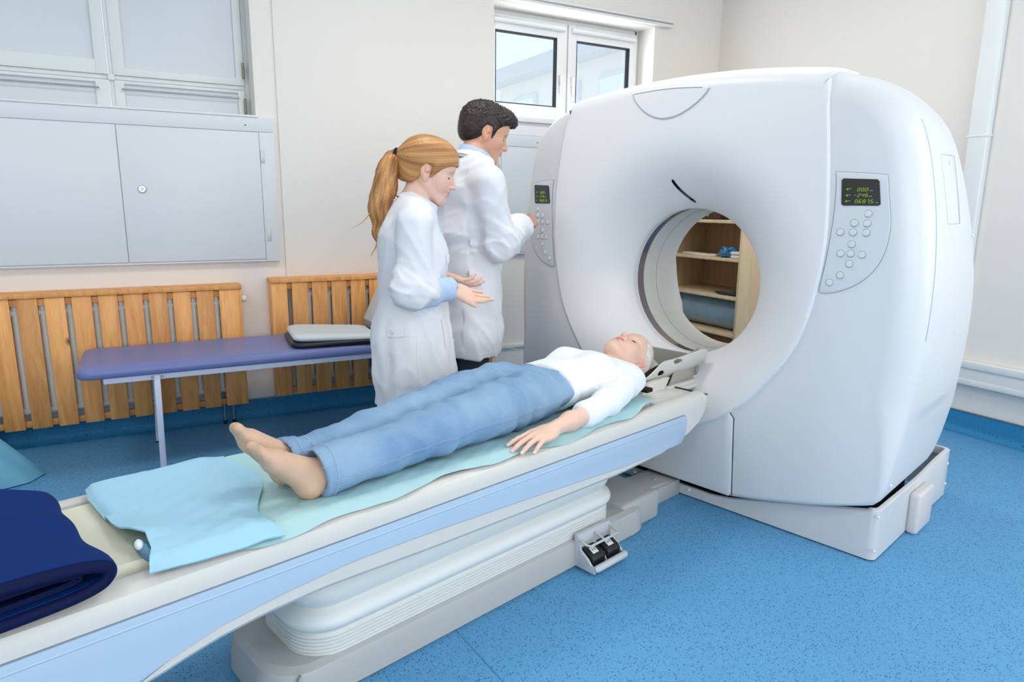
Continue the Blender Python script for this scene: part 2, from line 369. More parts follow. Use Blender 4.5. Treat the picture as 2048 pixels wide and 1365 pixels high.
# ================================================================= RIGHT WINDOW (plastic, clear glass)
w=st(empty('window_2',None,None,(0,YW,0)))
bm=bmesh.new()
for b in ((2.165,1.60,2.225,2.64),(3.50,1.60,3.535,2.64),(2.2,2.605,3.52,2.64),(2.835,1.60,2.895,2.605),(2.2,1.60,3.52,1.90)):
    bx(bm,b[0],-0.02,b[1],b[2],0.05,b[3],0.004)
bmobj('window_frame',bm,M_frame,w,smooth=True)
def csash(x0,x1,g0,g1,z0,z1,gz0,gz1):
    bm=bmesh.new()
    bx(bm,x0,-0.05,z0,g0,0.01,z1,0.006); bx(bm,g1,-0.05,z0,x1,0.01,z1,0.006); bx(bm,g0-0.002,-0.05,z0,g1+0.002,0.01,gz0,0.006); bx(bm,g0-0.002,-0.05,gz1,g1+0.002,0.01,z1,0.006)
    s=bmobj('sash',bm,M_frame,w,smooth=True)
    bm=bmesh.new(); q=0.006
    bx(bm,g0,-0.047,gz0,g0+q,-0.005,gz1); bx(bm,g1-q,-0.047,gz0,g1,-0.005,gz1); bx(bm,g0,-0.047,gz0,g1,-0.005,gz0+q); bx(bm,g0,-0.047,gz1-q,g1,-0.005,gz1)
    bmobj('gasket',bm,M_gasket,s)
    box('pane',g0+0.001,-0.03,gz0+0.001,g1-0.001,-0.024,gz1-0.001,M_glass,s)
    cyl('roller_blind',(x0+0.02,-0.062,gz1+0.062),(x1-0.03,-0.062,gz1+0.062),0.018,M_frame,s,n=18,bev=0.003)
    return s
csash(2.225,2.862,2.27,2.775,1.905,2.60,2.015,2.495); 
csash(2.872,3.505,2.945,3.435,1.905,2.60,2.015,2.495)
for x in (2.80,2.905):
    h=box('handle',x-0.011,-0.075,2.17,x+0.011,-0.05,2.24,M_frame,w,bev=0.006); box('handle_lever',x-0.008,-0.092,2.11,x+0.008,-0.074,2.23,M_frame,w,bev=0.006)
bm=bmesh.new(); bx(bm,2.165,-0.27,1.865,3.53,0.0,1.90,0.006); bx(bm,2.165,-0.238,1.78,3.53,-0.1,1.8649,0.004)
bmobj('window_sill',bm,M_frame,w,smooth=True)
bm=bmesh.new(); bx(bm,-1.30,4.24-YW,1.778,0.64,4.49-YW,1.79,0.002); o=bmobj('window_sill',bm,M_sash,bpy.data.objects['window_1'],smooth=True)
# ================================================================= OUTSIDE BUILDING
b_=empty('outside_building','pale building with flat roof seen through the clear window','building',(7.0,12.0,0))
Mb=mat('outside_render',(248,244,236),0.8); Mb2=mat('outside_eaves',(226,226,226),0.8); Mb3=mat('outside_pane',(246,250,252),0.2)
box('wall',0,-5,-6,7,6,3.75,Mb,b_); box('roof',-0.35,-5.3,3.75,7.3,6.3,4.02,Mb2,b_,bev=0.02)
for i in range(7):
    f=box('window',-0.06,-4.6+i*1.5,1.9,0.02,-3.7+i*1.5,3.45,M_frame,b_,bev=0.01); box('pane',-0.08,-4.53+i*1.5,1.98,-0.055,-3.77+i*1.5,3.37,Mb3,f)
# welded joint of the floor sheeting

FJ=(0.7578,1.6818,0.7767,1.4554); _a=Vector((FJ[0],FJ[1],0)); _b=Vector((FJ[2],FJ[3],0)); _d=(_b-_a).normalized(); _p0=_a+_d*3.0; _p1=_a-_d*2.2
_n=Vector((-_d.y,_d.x,0))*0.0018
st(mesh('trim_4',[tuple(_p0+_n),tuple(_p0-_n),tuple(_p1-_n),tuple(_p1+_n),tuple(_p0+_n+Vector((0,0,0.0008))),tuple(_p0-_n+Vector((0,0,0.0008))),tuple(_p1-_n+Vector((0,0,0.0008))),tuple(_p1+_n+Vector((0,0,0.0008)))],[(0,1,2,3),(4,7,6,5),(0,4,5,1),(1,5,6,2),(2,6,7,3),(3,7,4,0)],mat('weld_bead',(74,132,178),0.5)))
# ================================================================= helpers for things built in the turned (scanner) frame
def mroot(name,label,cat,group=None): return empty(name,label,cat,(0,0,0),MA,group)
def descend(o):
    for c in o.children:
        yield c; yield from descend(c)
def rebase(root,x,y,z=0.0):
    """move the root Empty to its base point, keeping all the meshes below it where they are"""
    ds=list(descend(root)); done=set()
    for d in ds:
        if d.type=='MESH' and d.data.name not in done:
            done.add(d.data.name); d.data.transform(Matrix.Translation((-x,-y,-z)))
    r=root.rotation_euler[2]
    root.location=(x*math.cos(r)-y*math.sin(r),x*math.sin(r)+y*math.cos(r),z)
M_shell=mat('scanner_shell',(224,225,227),0.36,spec=0.45)
M_shellc=mat('scanner_front_panel',(237,236,237),0.36,spec=0.45)
M_liner=mat('bore_liner',(214,213,208),0.4)
M_base=mat('scanner_base',(212,214,217),0.4)
M_black=mat('gap_black',(8,8,9),0.8)
M_win=mat('scan_window',(96,84,88),0.12,coat=0.5)
M_disp=mat('display_glass',(12,14,12),0.15,coat=0.6)
M_led=emat('led_digits',(150,190,40),0.7)
M_ledw=emat('led_units',(150,160,150),0.6)
M_pink=mat('outrigger_plastic',(218,214,214),0.45)
YC=1.66; ZB=0.967; RB=0.335
# ================================================================= GANTRY
g=mroot('ct_scanner','large white body scanner with round bore standing at the right','scanner')
half=[(0.085,0.0),(0.085,0.30),(0.10,0.42),(0.150,0.63),(0.215,0.86),(0.235,0.905),(0.29,0.932),(0.5,0.958),(0.8,0.978),(1.0,0.978),(1.2,0.962),(1.38,0.935),(1.52,0.905),(1.61,0.872),(1.69,0.810),(1.745,0.725),(1.782,0.60),(1.806,0.42),(1.822,0.22),(1.828,0.0)]
pr=catmull([(u,z) for z,u in half],10)
out=np.array([tuple(p) for p in pr]+[(-p[0],p[1]) for p in pr[::-1]][1:-1])
ang=np.arctan2(out[:,1]-ZB,out[:,0]); rad_=np.hypot(out[:,1]-ZB,out[:,0]); od=np.argsort(ang)
ang=ang[od]; rad_=rad_[od]
def Rout(t):
    t=(np.asarray(t)+PI)%(2*PI)-PI
    return np.interp(t,ang,rad_,period=2*PI)
seamh=[(0.335,0.0),(0.35,0.12),(0.39,0.22),(0.45,0.32),(0.54,0.42),(0.69,0.535),(0.83,0.605),(0.99,0.645),(1.15,0.664),(1.33,0.660),(1.51,0.642),(1.68,0.618),(1.90,0.592),(2.1,0.57)]
ps=catmull([(u,z) for z,u in seamh],8)
sm=np.array([tuple(p) for p in ps]+[(-p[0],p[1]) for p in ps[::-1]][:-1])
sa=np.arctan2(sm[:,1]-ZB,sm[:,0]); sr=np.hypot(sm[:,1]-ZB,sm[:,0]); so_=np.argsort(sa); sa=sa[so_]; sr=sr[so_]
def Rseam(t):
    t=(np.asarray(t)+PI)%(2*PI)-PI
    return np.interp(t,sa,sr,period=2*PI)
XF=2.50; XL_=2.73; XB2=3.06
def flare(r,R1,x0,x1):
    """trumpet from the lip (r=RB,x1) out to (R1,x0)"""
    t=np.clip((R1-r)/(R1-RB),0,1)
    f=0.55*t**2.3+0.45*(1-np.sqrt(np.maximum(0,1-t*t)))
    return x0+(x1-x0)*f
def xback(z): return np.interp(z,[0.0,0.2,0.35,0.5,0.8,1.0,1.2,1.4,1.6,1.8],[3.22,3.25,3.33,3.38,3.38,3.36,3.30,3.22,3.13,3.05])
def front_x(u,z,r):
    Rf=0.66
    x=flare(r,Rf,XF,XL_)
    # side wings fall back a little towards the corners; top leans back slightly
    x=x+0.05*np.clip((abs(u)-0.66)/0.30,0,1)**1.6+0.035*np.clip((z-1.35)/0.45,0,1)**2+0.05*np.clip((0.6-z)/0.5,0,1)**2*0.6
    return x
def profile(t,part):
    """list of (x,r) for angle t"""
    R=float(Rout(t)); ct,stt=math.cos(t),math.sin(t)
    zc=ZB+R*stt
    rr=0.115 if -0.75<math.sin(t) else 0.03
    if stt<-0.35:
        k=min(1,( -0.35-stt)/0.25); rr=0.115*(1-k)+0.025*k
    if abs(ct)<0.62 and stt>0: rr=0.075
    pts=[]
    rs=RB+(R-rr-RB)*np.linspace(0,1,44)**1.25
    for r in rs:
        u=r*ct; z=ZB+r*stt; pts.append((front_x(u,z,r),r))
    x0=pts[-1][0]
    for i in range(1,9):
        a=PI/2*i/8; pts.append((x0+rr*(1-math.cos(a)),R-rr+rr*math.sin(a)))
    xa=x0+rr; xb=float(xback(zc)); rb=0.12
    if part=='cover':
        for i in range(1,9):
            f=i/8; xx=xa+(xb-rb-xa)*f; sw=0.010*math.sin(PI*f); pts.append((xx,R+sw*(0 if stt<-0.4 else 1)-0.012*f))
        R2=R-0.012
        for i in range(1,9):
            a=PI/2*i/8; pts.append((xb-rb+rb*math.sin(a),R2-rb+rb*math.cos(a)))
        for f in np.linspace(0,1,14)[1:]:
            r=(R2-rb)+(0.60-(R2-rb))*f if R2-rb>0.62 else (R2-rb)+(0.55-(R2-rb))*f
            pts.append((xb,r))
        rl=pts[-1][1]
        for f in np.linspace(0,1,12)[1:]:
            r=rl+(RB-rl)*f; t2=(rl-r)/(rl-RB); pts.append((xb-(xb-XB2)*t2**2.0,r))
    return pts,x0,rr,R
NT=256
P=[]
for i in range(NT):
    t=2*PI*i/NT; pts,_,_,_=profile(t,'cover')
    P.append([(x,YC+r*math.cos(t),ZB+r*math.sin(t)) for x,r in pts])
cover=grid_mesh('cover',np.array(P),M_shell,g,closed_u=True,sharp=50)
# raised middle panel: lip -> seam, wrapping over the top edge
def panel_prof(t):
    R=float(Rout(t)); rs_=float(Rseam(t)); ct,stt=math.cos(t),math.sin(t)
    pts,x0,rr,_=profile(t,'panel')
    pp=np.array(pts)           # x,r
    d=np.hypot(np.diff(pp[:,0]),np.diff(pp[:,1])); s=np.concatenate([[0],np.cumsum(d)])
    if rs_<R-rr*0.3:
        send=float(np.interp(min(rs_,R-0.0005),pp[:,1],s))
    else:
        send=s[-1]+0.16        # continue over the top
    sface=float(np.interp(R-rr,pp[:,1],s)); s1=min(send,sface)
    nface=52
    ss=np.concatenate([np.linspace(0,1,nface)*(s1-0.0135 if send<=sface else s1),(s1-0.0135 if send<=sface else s1)+np.linspace(0,1,30)[1:]*(send-(s1-0.0135 if send<=sface else s1))])
    top=s[-1]
    x=np.where(ss<=top,np.interp(ss,s,pp[:,0]),pp[-1,0]+(ss-top)); r=np.where(ss<=top,np.interp(ss,s,pp[:,1]),pp[-1,1]+0.003*np.sin((ss-top)*10))
    # normals in the (x,r) plane -> outward = -x on the face, +r on top
    dx=np.gradient(x,ss); dr=np.gradient(r,ss); L=np.hypot(dx,dr)+1e-9
    nx=-dr/L; nr=dx/L
    return x,r,nx,nr,ss,send
P=[]
ths=[]
for i in range(360): ths.append(2*PI*i/360)
for i,t in enumerate(ths):
    x,r,nx,nr,ss,send=panel_prof(t)
    h=0.012*np.sqrt(np.clip(1-np.clip((ss-(send-0.012))/0.012,0,1)**2,0,1))*np.clip(ss/0.02,0,1)+0.0015
    xx=x+nx*h; rr2=r+nr*h
    xx=np.append(xx,x[-1]-nx[-1]*0.004); rr2=np.append(rr2,r[-1]-nr[-1]*0.004)
    P.append(np.stack([xx,YC+rr2*math.cos(t),ZB+rr2*math.sin(t)],1))
panel=grid_mesh('front_panel',np.array(P),M_shellc,g,closed_u=True,sharp=60)
def surf(u,z,off=0.0,raised=True):
    r=math.hypot(u,z-ZB); return (float(front_x(u,z,r))-off-(0.0135 if raised else 0.0),YC+u,z)
_surf0=surf
bpy.context.view_layer.update()
def surf(u,z,off=0.0,raised=True):
    if raised:
        ok,loc,nor,_=panel.ray_cast(Vector((1.5,YC+u,z)),Vector((1,0,0)))
        if ok: return (loc.x-off/max(0.35,abs(nor.x)),YC+u,z)
    return _surf0(u,z,off,raised)
# bore lining and the dark scan window
def ring(name,x0,x1,r,m,par,n=160,thick=0.004,inner=False):
    P=[]
    prof_=[(x0,r),(x1,r),(x1,r+thick),(x0,r+thick)]
    for i in range(n):
        t=2*PI*i/n; P.append([(x,YC+q*math.cos(t),ZB+q*math.sin(t)) for x,q in prof_])
    return grid_mesh(name,np.array(P),m,par,closed_u=True,closed_v=True,sharp=40)
liner=ring('bore_liner',2.80,XB2+0.002,RB-0.001,M_liner,g)
ring('scan_window',2.747,2.80,RB+0.001,M_win,g)
ring('bore_lip',2.722,2.747,RB-0.003,M_shell,g,thick=0.012)
ring('joint_line',2.905,2.907,RB-0.0018,mat('fine_joint',(150,150,146),0.6),liner)
# laser slot above the bore
def strip_on(name,pts,wid,m,par,off=0.002,raised=True,thick=0.003):
    """thin raised strip that follows the front surface through (u,z) points"""
    P=[np.array(p) for p in pts]; vs=[];fs=[]
    for i,p in enumerate(P):
        a=P[max(i-1,0)]; b=P[min(i+1,len(P)-1)]; d=(b-a)/np.linalg.norm(b-a); n=np.array([-d[1],d[0]])
        wi=wid[i] if hasattr(wid,'__len__') else wid
        q0=p+n*wi/2; q1=p-n*wi/2
        for q,o in ((q0,-thick),(q0,off),(q1,off),(q1,-thick)): vs.append(surf(q[0],q[1],o,raised))
    for i in range(len(P)-1):
        for j in range(4):
            a=i*4+j;b=i*4+(j+1)%4; fs.append((a,b,b+4,a+4))
    fs.append((0,1,2,3)); k=4*(len(P)-1); fs.append((k+3,k+2,k+1,k))
    bm=bmesh.new(); bv=[bm.verts.new(v) for v in vs]
    for f in fs: bm.faces.new([bv[i] for i in f])
    return bmobj(name,bm,m,par,smooth=True,sharp=30)
sl=[(0.035-0.062*t**1.5,1.415-0.094*t) for t in np.linspace(0,1,14)]
strip_on('laser_slot',sl,[0.008]+[0.014]*12+[0.008],mat('laser_slot_glass',(14,13,15),0.1),g,off=0.0015)
# shallow cap panel at the top (half-moon)
capo=[(0.245,1.786)]+[(-0.055+0.30*math.cos(a),1.786-0.118*abs(math.sin(a))**0.9) for a in np.linspace(0,PI,41)][1:-1]+[(-0.215,1.772)]
capo=[(0.235-0.0,1.780)]
for i in range(1,32):
    f=i/32; u=0.235-0.375*f; z=1.782-0.015*f-0.118*(math.sin(PI*f)**0.72)*(1.0-0.15*f); capo.append((u,z))
capo.append((-0.140,1.768))
for i in range(1,12):
    f=i/12; capo.append((-0.140+0.375*f,1.768+0.012*f+0.010*math.sin(PI*f)))
def plate_on(name,poly,m,par,off=0.004,raised=True,base=-0.004,rows=10):
    """filled plate following the surface; poly = (u,z) outline"""
    pl=np.array(poly); c=pl.mean(0); vs=[];fs=[];n=len(pl)
    sc_=[1.0,1.0,0.985,0.9,0.7,0.45,0.2]; of=[base,off*0.6,off,off,off,off,off]
    for s_,o in zip(sc_,of):
        for p in pl:
            q=c+(p-c)*s_; vs.append(surf(q[0],q[1],o,raised))
    vs.append(surf(c[0],c[1],off,raised))
    for k in range(len(sc_)-1):
        for j in range(n):
            a=k*n+j;b=k*n+(j+1)%n; fs.append((a,b,b+n,a+n))
    k=(len(sc_)-1)*n
    for j in range(n): fs.append((k+j,k+(j+1)%n,len(vs)-1))
    bm=bmesh.new(); bv=[bm.verts.new(v) for v in vs]
    for f in fs: bm.faces.new([bv[i] for i in f])
    return bmobj(name,bm,m,par,smooth=True,sharp=30)
cap=plate_on('cap_panel',capo,M_shellc,g,off=0.004)
strip_on('cap_groove',[capo[i] for i in range(0,33)],0.004,mat('groove_grey',(176,182,192),0.6),cap,off=0.0046)
strip_on('cap_groove',capo[33:]+[capo[0]],0.0035,mat('groove_dark',(140,148,160),0.6),cap,off=0.0046)
# control panels (mirrored pair)
RO=[(-0.668,1.426),(-0.69,1.425),(-0.812,1.415),(-0.829,1.405),(-0.838,1.348),(-0.851,1.27),(-0.853,1.217),(-0.844,1.15),(-0.819,1.091),(-0.776,1.043),(-0.722,1.012),(-0.680,1.000),(-0.655,0.999),(-0.649,1.006),(-0.652,1.03),(-0.660,1.093),(-0.668,1.175),(-0.674,1.28),(-0.673,1.365),(-0.668,1.418)]
RO=[(a-0.006,b) for a,b in RO]
RO=[tuple(q) for q in catmull(RO,3,closed=True)]
BT=[(-0.789,1.284),(-0.749,1.251),(-0.789,1.251),(-0.707,1.219),(-0.748,1.219),(-0.789,1.219),(-0.748,1.178),(-0.715,1.144),(-0.748,1.145),(-0.783,1.143),(-0.747,1.109),(-0.721,1.067),(-0.688,1.039)]
M_panel=mat('control_panel_plastic',(218,221,225),0.4); M_btn=mat('button_rubber',(226,230,232),0.4); M_btnr=mat('button_ring',(176,182,190),0.5)
SEG={'0':'abcdef','1':'bc','2':'abged','4':'fgbc','5':'afgcd','6':'afgedc','7':'abc','8':'abcdefg','b':'fgedc','-':'g','.':'.'}
def seg7(text,u0,z0,w,h,gap,sgn):
    """polygons (u,z) for a seven-segment string, reading to the viewer's right (-u)"""
    out=[]; x=0; t=h*0.13
    def q(x0,y0,x1,y1): out.append([(x+x0+0.14*y0,y0),(x+x1+0.14*y0,y0),(x+x1+0.14*y1,y1),(x+x0+0.14*y1,y1)])
    for c in text:
        if c==' ': x+=w+gap; continue
        if c=='.':
            q(-gap*0.7,0,-gap*0.7+t,t); continue
        for s in SEG[c]:
            if s=='a': q(t,h-t,w-t,h)
            if s=='g': q(t,h/2-t/2,w-t,h/2+t/2)
            if s=='d': q(t,0,w-t,t)
            if s=='f': q(0,h/2,t,h-t)
            if s=='b': q(w-t,h/2,w,h-t)
            if s=='e': q(0,t,t,h/2)
            if s=='c': q(w-t,t,w,h/2)
        x+=w+gap
    return [[(u0-p,z0+z) for p,z in pg] for pg in out]
def polys_on(name,polys,m,par,off,du=0.0,raised=False):
    bm=bmesh.new()
    for pg in polys:
        a=[bm.verts.new(surf(u+du,z,off,raised)) for u,z in pg]; b=[bm.verts.new(surf(u+du,z,off-0.0012,raised)) for u,z in pg]
        bm.faces.new(a); bm.faces.new(b[::-1]); n=len(pg)
        for i in range(n): bm.faces.new((a[i],b[i],b[(i+1)%n],a[(i+1)%n]))
    return bmobj(name,bm,m,par)
for side in (1,-1):        # 1 = right panel (near side), -1 = mirrored far panel
    mir=(lambda p:p) if side==1 else (lambda p:(-p[0]+0.012,p[1]))
    ol=[mir(p) for p in RO]
    cp=plate_on('control_panel',ol,M_panel,g,off=0.004,raised=False)
    strip_on('panel_joint',ol+[ol[0]],0.003,mat('groove_grey2',(138,142,150),0.6),cp,off=0.0012+0.001,raised=False)
    du=0.0 if side==1 else 1.527
    d=plate_on('display',[(u+du,z) for u,z in [(-0.700,1.404),(-0.694,1.398),(-0.701,1.316),(-0.708,1.310),(-0.818,1.310),(-0.824,1.316),(-0.813,1.392),(-0.806,1.399)]],M_disp,cp,off=0.0065,raised=False,base=0.0)
    dg=seg7('00.0',-0.748,1.3585,0.0085,0.0125,0.0035,1)+seg7('-246',-0.738,1.3395,0.0085,0.0125,0.0035,1)+seg7('0687.5',-0.744,1.3185,0.0085,0.0135,0.0035,1)
    polys_on('digits',dg,M_led,d,0.0078,du)
    ic=[]
    for zz in (1.366,1.345,1.325): ic+= [[(-0.720,zz+0.005),(-0.712,zz),(-0.720,zz-0.004)],[(-0.722,zz+0.002),(-0.728,zz+0.004),(-0.728,zz-0.001)]]
    polys_on('axis_symbols',ic,mat('led_symbols',(150,170,60),0.5) ,d,0.0078,du)
    un=[[(-0.786,1.360),(-0.796,1.360),(-0.796,1.3625),(-0.786,1.3625)],[(-0.786,1.341),(-0.796,1.341),(-0.796,1.3435),(-0.786,1.3435)],[(-0.808,1.320),(-0.817,1.320),(-0.817,1.3225),(-0.808,1.3225)]]
    for q_ in un: polys_on('unit_mark',[q_],M_ledw,d,0.0078,du)
    for (u,z) in BT:
        u,z=mir((u,z)); p=Vector(surf(u,z,0.004,False)); n=Vector((-1,0,0))
        b=cyl('button',p-n*0.003,p+n*0.0035,0.0115,M_btn,cp,n=24,bev=0.002)
        vs,fs=tube_pts([p+Vector((0,0.0128*math.cos(a),0.0128*math.sin(a)))+n*0.0006 for a in np.linspace(0,2*PI,25)[:-1]],0.0013,6,True)
        mesh('button_ring',vs,fs,M_btnr,b,smooth=True)
    jp=[]
    for a,b in ((6,9),(7,10)):
        (u0,z0),(u1,z1)=mir(BT[a]),mir(BT[b]); jp.append([(u0*0.55+u1*0.45+0.003,z0*0.55+z1*0.45),(u0*0.45+u1*0.55+0.003,z0*0.45+z1*0.55),(u0*0.45+u1*0.55-0.002,z0*0.45+z1*0.55-0.003),(u0*0.55+u1*0.45-0.002,z0*0.55+z1*0.45-0.003)])
    for q_ in jp: polys_on('button_link',[q_],M_btnr,cp,0.0046)
# lower service panel (below the middle panel, between the two vertical joints)
sv=[(0.33,0.44)]+[(0.30*math.cos(a)*1.0,0.345+0.0*a) for a in ()]
sv=[(0.355,0.445),(0.335,0.462),(0.30,0.455)]+[(x,0.455-0.118*(1-(x/0.30)**2)-0.012) for x in np.linspace(0.27,-0.27,13)]+[(-0.30,0.455),(-0.335,0.462),(-0.355,0.445),(-0.357,0.30),(-0.357,0.11),(-0.35,0.094),(0.35,0.094),(0.357,0.11),(0.357,0.30)]
svp=plate_on('service_panel',sv,M_shell,g,off=0.006,raised=False)
strip_on('service_joint',[(-0.300,0.462),(-0.338,0.468),(-0.360,0.446),(-0.3625,0.30),(-0.3625,0.10)],0.004,mat('joint_dark',(60,62,66),0.6),svp,off=0.0015,raised=False)
for (u,z) in ((0.215,0.165),(-0.945+0.0,0.40)):
    pass
# side face access flap and joints (near side), following the cover's flank
def side_pt(x,z,off=0.0):
    """point on the near flank (negative u) at given x,z"""
    t=None
    us=np.interp(z,[p[1] for p in pr[::1] if p[1]>0.3 and p[1]<1.75][:],[p[0] for p in pr if p[1]>0.3 and p[1]<1.75])
    f=np.clip((x-2.62)/0.63,0,1); return (x,YC-us-0.010*math.sin(PI*f)+0.012*f-off,z)
def flank_tube(name,pts,r,m,par):
    return tube(name,[side_pt(x,z,0.0) for x,z in pts],r,m,par,n=6)
Mg=mat('groove_pale',(188,194,202),0.6)
fl=[(2.76,1.49),(2.93,1.495),(2.95,1.25),(2.79,1.25)]
def dens(pts,n=10,closed=True):
    o=[]
    for i in range(len(pts) if closed else len(pts)-1):
        a=np.array(pts[i]);b=np.array(pts[(i+1)%len(pts)])
        for j in range(n): o.append(tuple(a+(b-a)*j/n))
    o.append(pts[0] if closed else pts[-1]); return o
flank_tube('access_flap_joint',dens(fl),0.0012,Mg,g)
flank_tube('side_joint',[(2.60+0.06*math.sin(PI*(z-0.9)/1.0)*0.9+0.06*(1.6-z),z) for z in np.linspace(1.60,0.85,26)],0.0018,Mg,g)
for x,z in ((2.62,0.30),(3.18,1.2),(2.86,1.465)):
    p=Vector(side_pt(x,z)); cyl('screw_cap',p+Vector((0,0.002,0)),p-Vector((0,0.004,0)),0.007,M_shellc,g,n=14,bev=0.0015)
p=Vector(surf(0.155,0.22,0.006,False)); cyl('screw_cap',p,p-Vector((0.006,0,0)),0.008,M_shellc,g,n=14,bev=0.002)
# ---- base skirt
def base_top(u):
    return float(np.interp(abs(u),[0,0.25,0.34,0.63,0.92],[0.048,0.046,0.060,0.135,0.205]))
foot=[]   # footprint (x,u) clockwise from front far corner
rc=0.028
for u in np.linspace(0.92-rc,-0.92+rc,61): foot.append((2.576,u,base_top(u)))
for a in np.linspace(0,PI/2,7)[1:]: foot.append((2.576+rc-rc*math.cos(a),-0.92+rc-rc*math.sin(a),0.205))
for x in np.linspace(2.70,3.47,12): foot.append((x,-0.92,0.205+0.02*float(sstep(3.0,3.4,x))))
for a in np.linspace(0,PI/2,7)[1:]: foot.append((3.47+rc*math.sin(a),-0.92+rc-rc*math.cos(a),0.225))
n1=len(foot)
for u in np.linspace(-0.8,0.8,9): foot.append((3.513,u,0.225))
for a in np.linspace(0,PI/2,7): foot.append((3.47+rc*math.cos(a),0.92-rc+rc*math.sin(a),0.225))
for x in np.linspace(3.4,2.70,10): foot.append((x,0.92,0.205+0.02*float(sstep(3.0,3.4,x))))
for a in np.linspace(0,PI/2,7)[:-1]: foot.append((2.576+rc-rc*math.sin(a),0.92-rc+rc*math.cos(a),0.205))
fp=np.array(foot); cx=3.05
def inset(p,d): return (p[0]+(d if p[0]<cx else -d)*min(1,abs(p[0]-cx)/0.4),p[1]-math.copysign(min(d,abs(p[1])),p[1])*min(1,abs(p[1])/0.8))
rows=[]
for d,dz in ((0,None),(0,-0.004),(0.004,0.0),(0.018,0.0),(0.018,-0.035)):
    row=[]
    for p in fp:
        x,u=inset(p,d); row.append((x,YC+u,0.006 if dz is None else p[2]+dz))
    rows.append(row)
grid_mesh('base_skirt',np.array(rows),M_base,g,closed_v=True,sharp=45)
bm=bmesh.new(); bx(bm,2.62,YC-0.88,0.0,3.19,YC+0.88,0.075); bx(bm,2.66,YC-0.84,0.07,3.15,YC-0.45,0.22); bx(bm,2.66,YC+0.45,0.07,3.15,YC+0.84,0.22); bx(bm,2.70,YC-0.46,0.07,3.15,YC+0.46,0.12)
bmobj('gap_shade_block',bm,M_black,g)  # black blocks stand in for the dark of the gap below the cover
# side box over the levelling foot, near side; its far-side twin
box('levelling_foot_cover',2.93,YC-0.962,0.0,3.12,YC-0.918,0.175,M_pink,g,bev=0.014,seg=3); box('levelling_foot_cover',2.93,YC+0.918,0.0,3.12,YC+0.962,0.175,M_pink,g,bev=0.014,seg=3)
for x,z in ((3.50,0.06),(3.49,0.16),(2.60,0.05),(2.60,0.185)): cyl('screw_cap',(x-0.03,YC-0.918,z),(x-0.03,YC-0.925,z),0.006,M_shellc,g,n=12,bev=0.002)
for u in (-0.0,-0.11+0.0,): 
    cyl('screw_cap',(2.578,YC+u-0.02,0.035),(2.570,YC+u-0.02,0.035),0.008,M_shellc,g,n=14,bev=0.002)
rebase(g,3.03,YC)
# ================================================================= PATIENT TABLE
M_tbl=mat('table_plastic',(213,211,205),0.38)
M_under=mat('table_frame_plastic',(222,225,230),0.4)
M_blue=mat('table_blue_panel',(176,197,218),0.38)
M_matt=mat('cream_mattress',(226,226,204),0.5,bump=(30,0.05,0.002))
M_bell=mat('bellows_vinyl',(226,229,227),0.5)
M_ped=mat('pedestal_plastic',(180,181,180),0.45,var=(1.5,0.03))
t=mroot('scanner_table','long scanner table with light blue side stripe on bellows pedestal','scanner table')
HW_=0.295
ux=[-1.0,-0.9,-0.6,-0.2,0.05,0.314,0.373,0.44,0.54,0.688,0.998,1.403,1.826,2.10,2.279,2.340,2.375,2.393,2.398]
uz=[0.40,0.32,0.27,0.275,0.30,0.345,0.360,0.374,0.386,0.391,0.378,0.368,0.362,0.372,0.412,0.440,0.470,0.51,0.545]
xs=np.concatenate([np.linspace(-1.0,2.0,80),np.linspace(2.02,2.398,40)])
P=[]
for x in xs:
    zu=float(np.interp(x,ux,uz)); 
    top=0.0
    sec=[(-0.22,zu),(-0.285,zu+0.0),(-HW_,zu+0.012),(-HW_,0.515),(-HW_+0.001,0.532),(-HW_+0.008,0.548),(-0.272,0.557),(-0.236,0.560),(-0.228,0.556),(-0.222,0.540),(-0.18,0.536),(0,0.532)]
    sec=[(a,max(b,zu+0.0) if b<0.52 else b) for a,b in sec]
    if zu>0.50: sec=[(a,b if b>=zu else zu) for a,b in sec]
    full=sec+[(-a,b) for a,b in sec[::-1][1:]]
    P.append([(x,YC+a,b) for a,b in full])
P=np.array(P)
o=grid_mesh('table_frame',P,M_tbl,t,closed_v=True,sharp=35)
bm=bmesh.new(); bm.from_mesh(o.data); bm.verts.ensure_lookup_table(); k=P.shape[1]
bm.faces.new([bm.verts[i] for i in range(k)][::-1]); bm.faces.new([bm.verts[(len(xs)-1)*k+i] for i in range(k)])
bmesh.ops.remove_doubles(bm,verts=bm.verts,dist=1e-5); bmesh.ops.recalc_face_normals(bm,faces=bm.faces); bm.to_mesh(o.data); bm.free()
# side stripe panels (both sides)
bxs=[-0.95,-0.6,-0.2,0.1,0.293,0.341,0.443,0.585,0.775,0.999,1.402,1.859,2.10]; bzs=[0.36,0.315,0.31,0.33,0.362,0.385,0.412,0.430,0.441,0.436,0.418,0.394,0.392]
def stripe_poly(grow=0.0):
    lo=[(x,float(np.interp(x,bxs,bzs))-grow) for x in np.linspace(-0.93,2.19,60)]
    end=[(2.215,0.394-grow),(2.232+grow,0.408),(2.243+grow,0.44),(2.247+grow,0.478),(2.238+grow,0.496),(2.225,0.502+grow)]
    return lo+end+[(-0.93,0.502+grow)]
for s in (-1,1):
    y0=YC+s*(HW_-0.002); y1=YC+s*(HW_+0.005)
    gp=prism('stripe_groove',stripe_poly(0.003),y0,YC+s*(HW_+0.0012),'y',mat('stripe_shadow_gap',(120,135,155),0.6),t)
    prism('stripe_panel',stripe_poly(0.0),y0,y1,'y',M_blue,t,bev=0.003)
    # ridge along the stripe
    tube('stripe_ridge',[(x,YC+s*(HW_+0.0035),0.484) for x in np.linspace(-0.9,2.2,30)],0.0035,M_blue,t,n=8)
